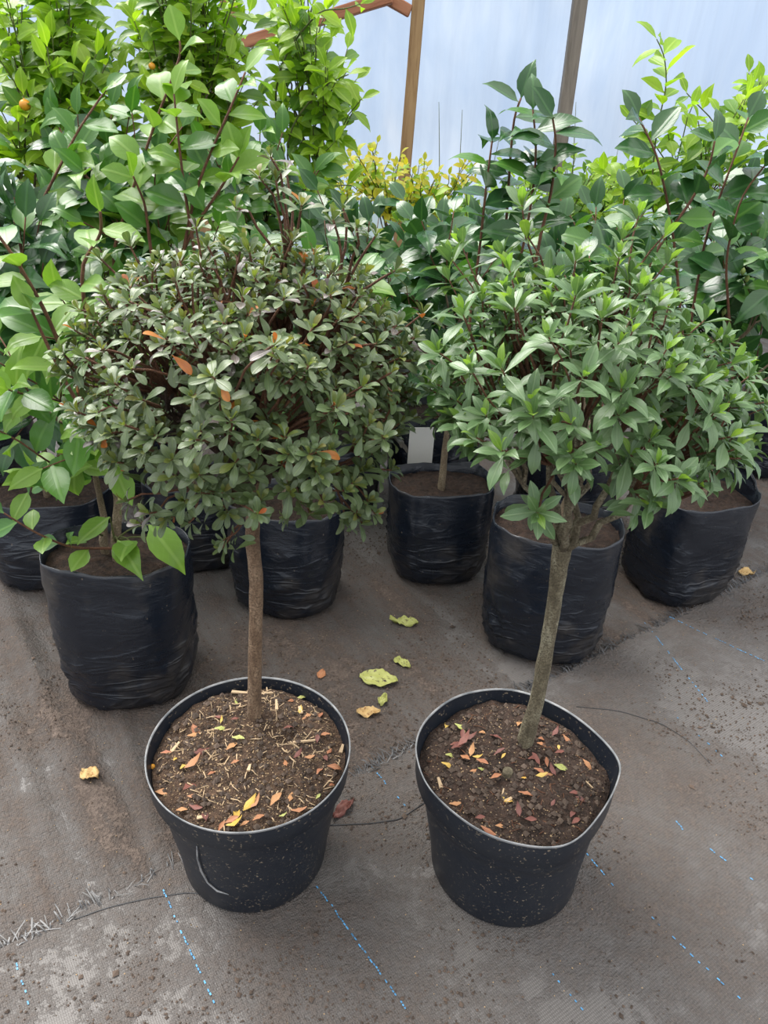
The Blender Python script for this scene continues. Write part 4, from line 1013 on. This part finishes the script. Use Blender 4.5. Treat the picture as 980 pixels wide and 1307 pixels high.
deadB = [(172,222,.022,1.2,'dead_yellow'),(226,240,.02,-.7,'fall_green'),(188,357,.018,.2,'fall_green'),(178,400,.022,-.2,'dead_yellow'),(275,340,.02,1.3,'dead'),(248,375,.02,-.9,'dead'),(320,392,.02,-.7,'dead'),(285,420,.014,.6,'dead'),(300,365,.014,0,'dead_yellow'),(320,415,.012,.1,'fall_green'),
         (240,300,.026,.8,'dead_red'),(265,285,.02,.3,'dead_red'),(215,320,.022,.5,'dead_red'),(235,275,.018,1.5,'dead_red'),(205,300,.02,.7,'dead_red'),(380,280,.018,-.4,'dead_red'),(395,350,.018,.4,'dead_red'),(325,257,.014,.3,'dead'),(380,450,.018,.5,'dead'),(412,365,.010,.8,'dead_yellow'),(600,437,.018,0,'dead'),(570,425,.018,-.5,'dead'),
         (575,445,.016,.2,'dead_yellow'),(625,425,.018,1.9,'dead_red'),(600,392,.014,1.5,'dead'),(505,533,.02,-.6,'dead'),(420,530,.018,1.2,'dead_yellow'),(435,555,.014,.3,'dead_yellow'),(478,597,.018,1.6,'dead_red'),(530,635,.016,0,'dead_red'),(312,627,.014,.2,'dead_red'),(355,680,.026,-.5,'dead'),(675,213,.018,.4,'dead'),(635,260,.018,.9,'dead_red'),(690,285,.018,-.8,'dead'),
         (580,285,.014,.3,'dead'),(575,310,.014,-.3,'dead'),(650,325,.010,1.5,'dead_yellow'),(780,300,.016,-.4,'dead'),(830,345,.014,-1,'dead'),(775,395,.018,-.9,'dead'),(660,410,.02,-.5,'fall_green'),(655,345,.016,.3,'dead_red'),(720,520,.016,.2,'dead_red'),(745,545,.014,-.4,'dead_red'),(710,610,.016,1,'dead_red'),(625,565,.012,1,'dead_red'),(500,452,.010,.6,'dead_yellow'),(205,560,.018,.3,'dead'),(480,215,.02,1.2,'dead'),(550,380,.02,2.2,'dead_red'),(540,370,.016,.3,'dead_red'),(400,665,.014,0,'dead'),(725,640,.016,.6,'dead_red')]
LBB = {k: s_.replace('round pot', 'squashed pot') for k, s_ in LBA.items()}
for a_, b_, L, a, mk in deadB: lying_leaf('dead_leaf', *zz(a_, b_), soilB, .20, L * 1.12, a, 'dead', mk, LBB[mk], group=LBB[mk].split(' lying')[0].rsplit(' ', 1)[0] + ' leaves on the squashed pot soil')
# on the ground
gz_ = lambda x, y: ground_z(x, y) + (.003 if (np.array([x, y]) - SEAM0) @ SN > 0 else 0)
def crumpled(name, u, v, L, wd_, a, mat, label, amp, seed, fold=.3):
    """a larger fallen leaf, creased and curled"""
    p = onz(u, v, 0); nl, nw = 14, 9; V = []; UV = []; F = []
    d = np.array([math.cos(a), math.sin(a)]); s_ = np.array([-d[1], d[0]])
    for i in range(nl):
        t = i / (nl - 1); hw = wd_ / 2 * max(.04, math.sin(math.pi * min(1, t * .97 + .03)) ** .65) * (1 + .10 * fbm((t * 4, seed, 0), 1))
        for j in range(nw):
            w_ = j / (nw - 1) * 2 - 1; q = p[:2] + d * (t - .5) * L + s_ * hw * (w_ + .08 * fbm((t * 5, w_, seed), 1))
            z_ = abs(w_) ** 1.4 * fold * hw * (1 if w_ > 0 else .5) + amp * (fbm((t * 3, w_ * 1.2, seed), 1.0, 3) + .35) + amp * .6 * max(0, abs(t - .5) * 2 - .5)
            V.append((q[0], q[1], gz_(*q) + max(.001, z_ + .001))); UV.append((.5 + .5 * w_, t))
    for i in range(nl - 1):
        for j in range(nw - 1):
            k = i * nw + j; F.append((k, k + 1, k + nw + 1, k + nw))
    V = np.array(V); org = (p[0], p[1], 0); me = bpy.data.meshes.new(name); me.from_pydata((V - org).tolist(), [], F); me.materials.append(mat)
    uvl = me.uv_layers.new(name='UVMap'); uvl.data.foreach_set('uv', [c for l in me.loops for c in UV[l.vertex_index]])
    me.polygons.foreach_set('use_smooth', [True] * len(F)); me.update(); o = bpy.data.objects.new(name, me); link(o); o.location = org
    so = o.modifiers.new('thickness', 'SOLIDIFY'); so.thickness = .0006
    return tag(o, label, 'leaf')
crumpled('fallen_leaf', 483, 869, .082, .048, -.15, M['fall_green'], 'broad yellow-green fallen leaf, the largest on the ground between the pots', .010, 1.1, .15)
crumpled('fallen_leaf', 515, 797, .068, .024, -.2, M['fall_green'], 'twisted yellow-green fallen leaf on bare soil before the middle bag', .012, 2.7, .5)
crumpled('fallen_leaf', 513, 849, .042, .018, -.55, M['fall_green'], 'narrow curled green leaf lying beside the broad fallen leaf', .008, 3.9, .9)
crumpled('fallen_leaf', 488, 896, .030, .020, 1.2, M['fall_green'], 'small folded green leaf touching the dry tan leaf', .010, 4.4, .8)
crumpled('fallen_leaf', 470, 911, .048, .022, .1, M['fall_tan'], 'dry pale tan leaf beside the rim of the round pot', .010, 5.2, .5)
crumpled('fallen_leaf', 410, 861, .028, .018, 1.3, M['dead'], 'small flat orange leaf lying behind the rim of the round pot', .003, 6.1, .1)
crumpled('fallen_leaf', 116, 995, .036, .032, -.3, M['fall_tan'], 'dry yellow-tan crumpled leaf alone on the folded ground cover', .010, 7.3, .3)
crumpled('fallen_leaf', 438, 1036, .050, .018, .85, M['dead_red'], 'dark red shrivelled leaf on the ground beside the round pot', .010, 8.8, .6)
crumpled('fallen_leaf', 952, 734, .052, .026, .25, M['fall_tan'], 'pale dry leaf on the ground beside the leaning bag', .010, 9.4, .4)
crumpled('fallen_leaf', 965, 580, .060, .03, .0, M['dead'], 'brown fallen leaf on the bare ground right of the leaning bag', .010, 10.4, .3)
# a yellow fallen fruit on the soil of the round pot
mb = MB(); p = onz(195, 979, .212); k = np.linspace(0, math.pi, 7); mb.tube([p + np.array([0, 0, -.005 * math.cos(t)]) for t in k], [max(.0003, .0045 * math.sin(t)) for t in k], 10)
tag(mb.obj('orange_berry', M['fruit'], origin=tuple(p)), 'small orange berry lying at the left rim of the round pot', 'berry')
# white label standing among the bags, drip line on the ground
p = ony(537, 572, 1.93)
mb = MB(); mb.box((-.035, -.0015, -float(p[2])), (.035, .0015, .06)); o = mb.obj('plant_label', M['white'], smooth=False); o.location = p; o.rotation_euler = (-.08, .03, .2)
tag(o, 'white plastic label standing between the black bags', 'label')
def cord(name, pix, r, mat, label):
    P = np.array([onz(*q) for q in pix]); t = np.linspace(0, len(P) - 1, 26); Q = np.stack([np.interp(t, range(len(P)), P[:, i]) for i in range(3)], 1)
    for _ in range(3): Q[1:-1] = .5 * Q[1:-1] + .25 * (Q[:-2] + Q[2:])
    for q in Q: q[2] = gz_(q[0], q[1]) + r * .8
    mb = MB(); mb.tube(Q, r, 5); tag(mb.obj(name, mat), label, 'thread')
cord('loose_thread', [(735, 903), (790, 908), (845, 925), (880, 948), (905, 975)], .0008, M['fray'], 'thin black thread snaking over the mat right of the squashed pot')
cord('loose_thread', [(420, 1055), (470, 1053), (510, 1048), (545, 1025)], .0010, M['fray'], 'thin black thread on the mat between the two pots')
cord('loose_thread', [(95, 1175), (140, 1160), (190, 1148), (240, 1140), (275, 1145)], .0008, M['fray'], 'thin black thread along the frayed seam left of the round pot')
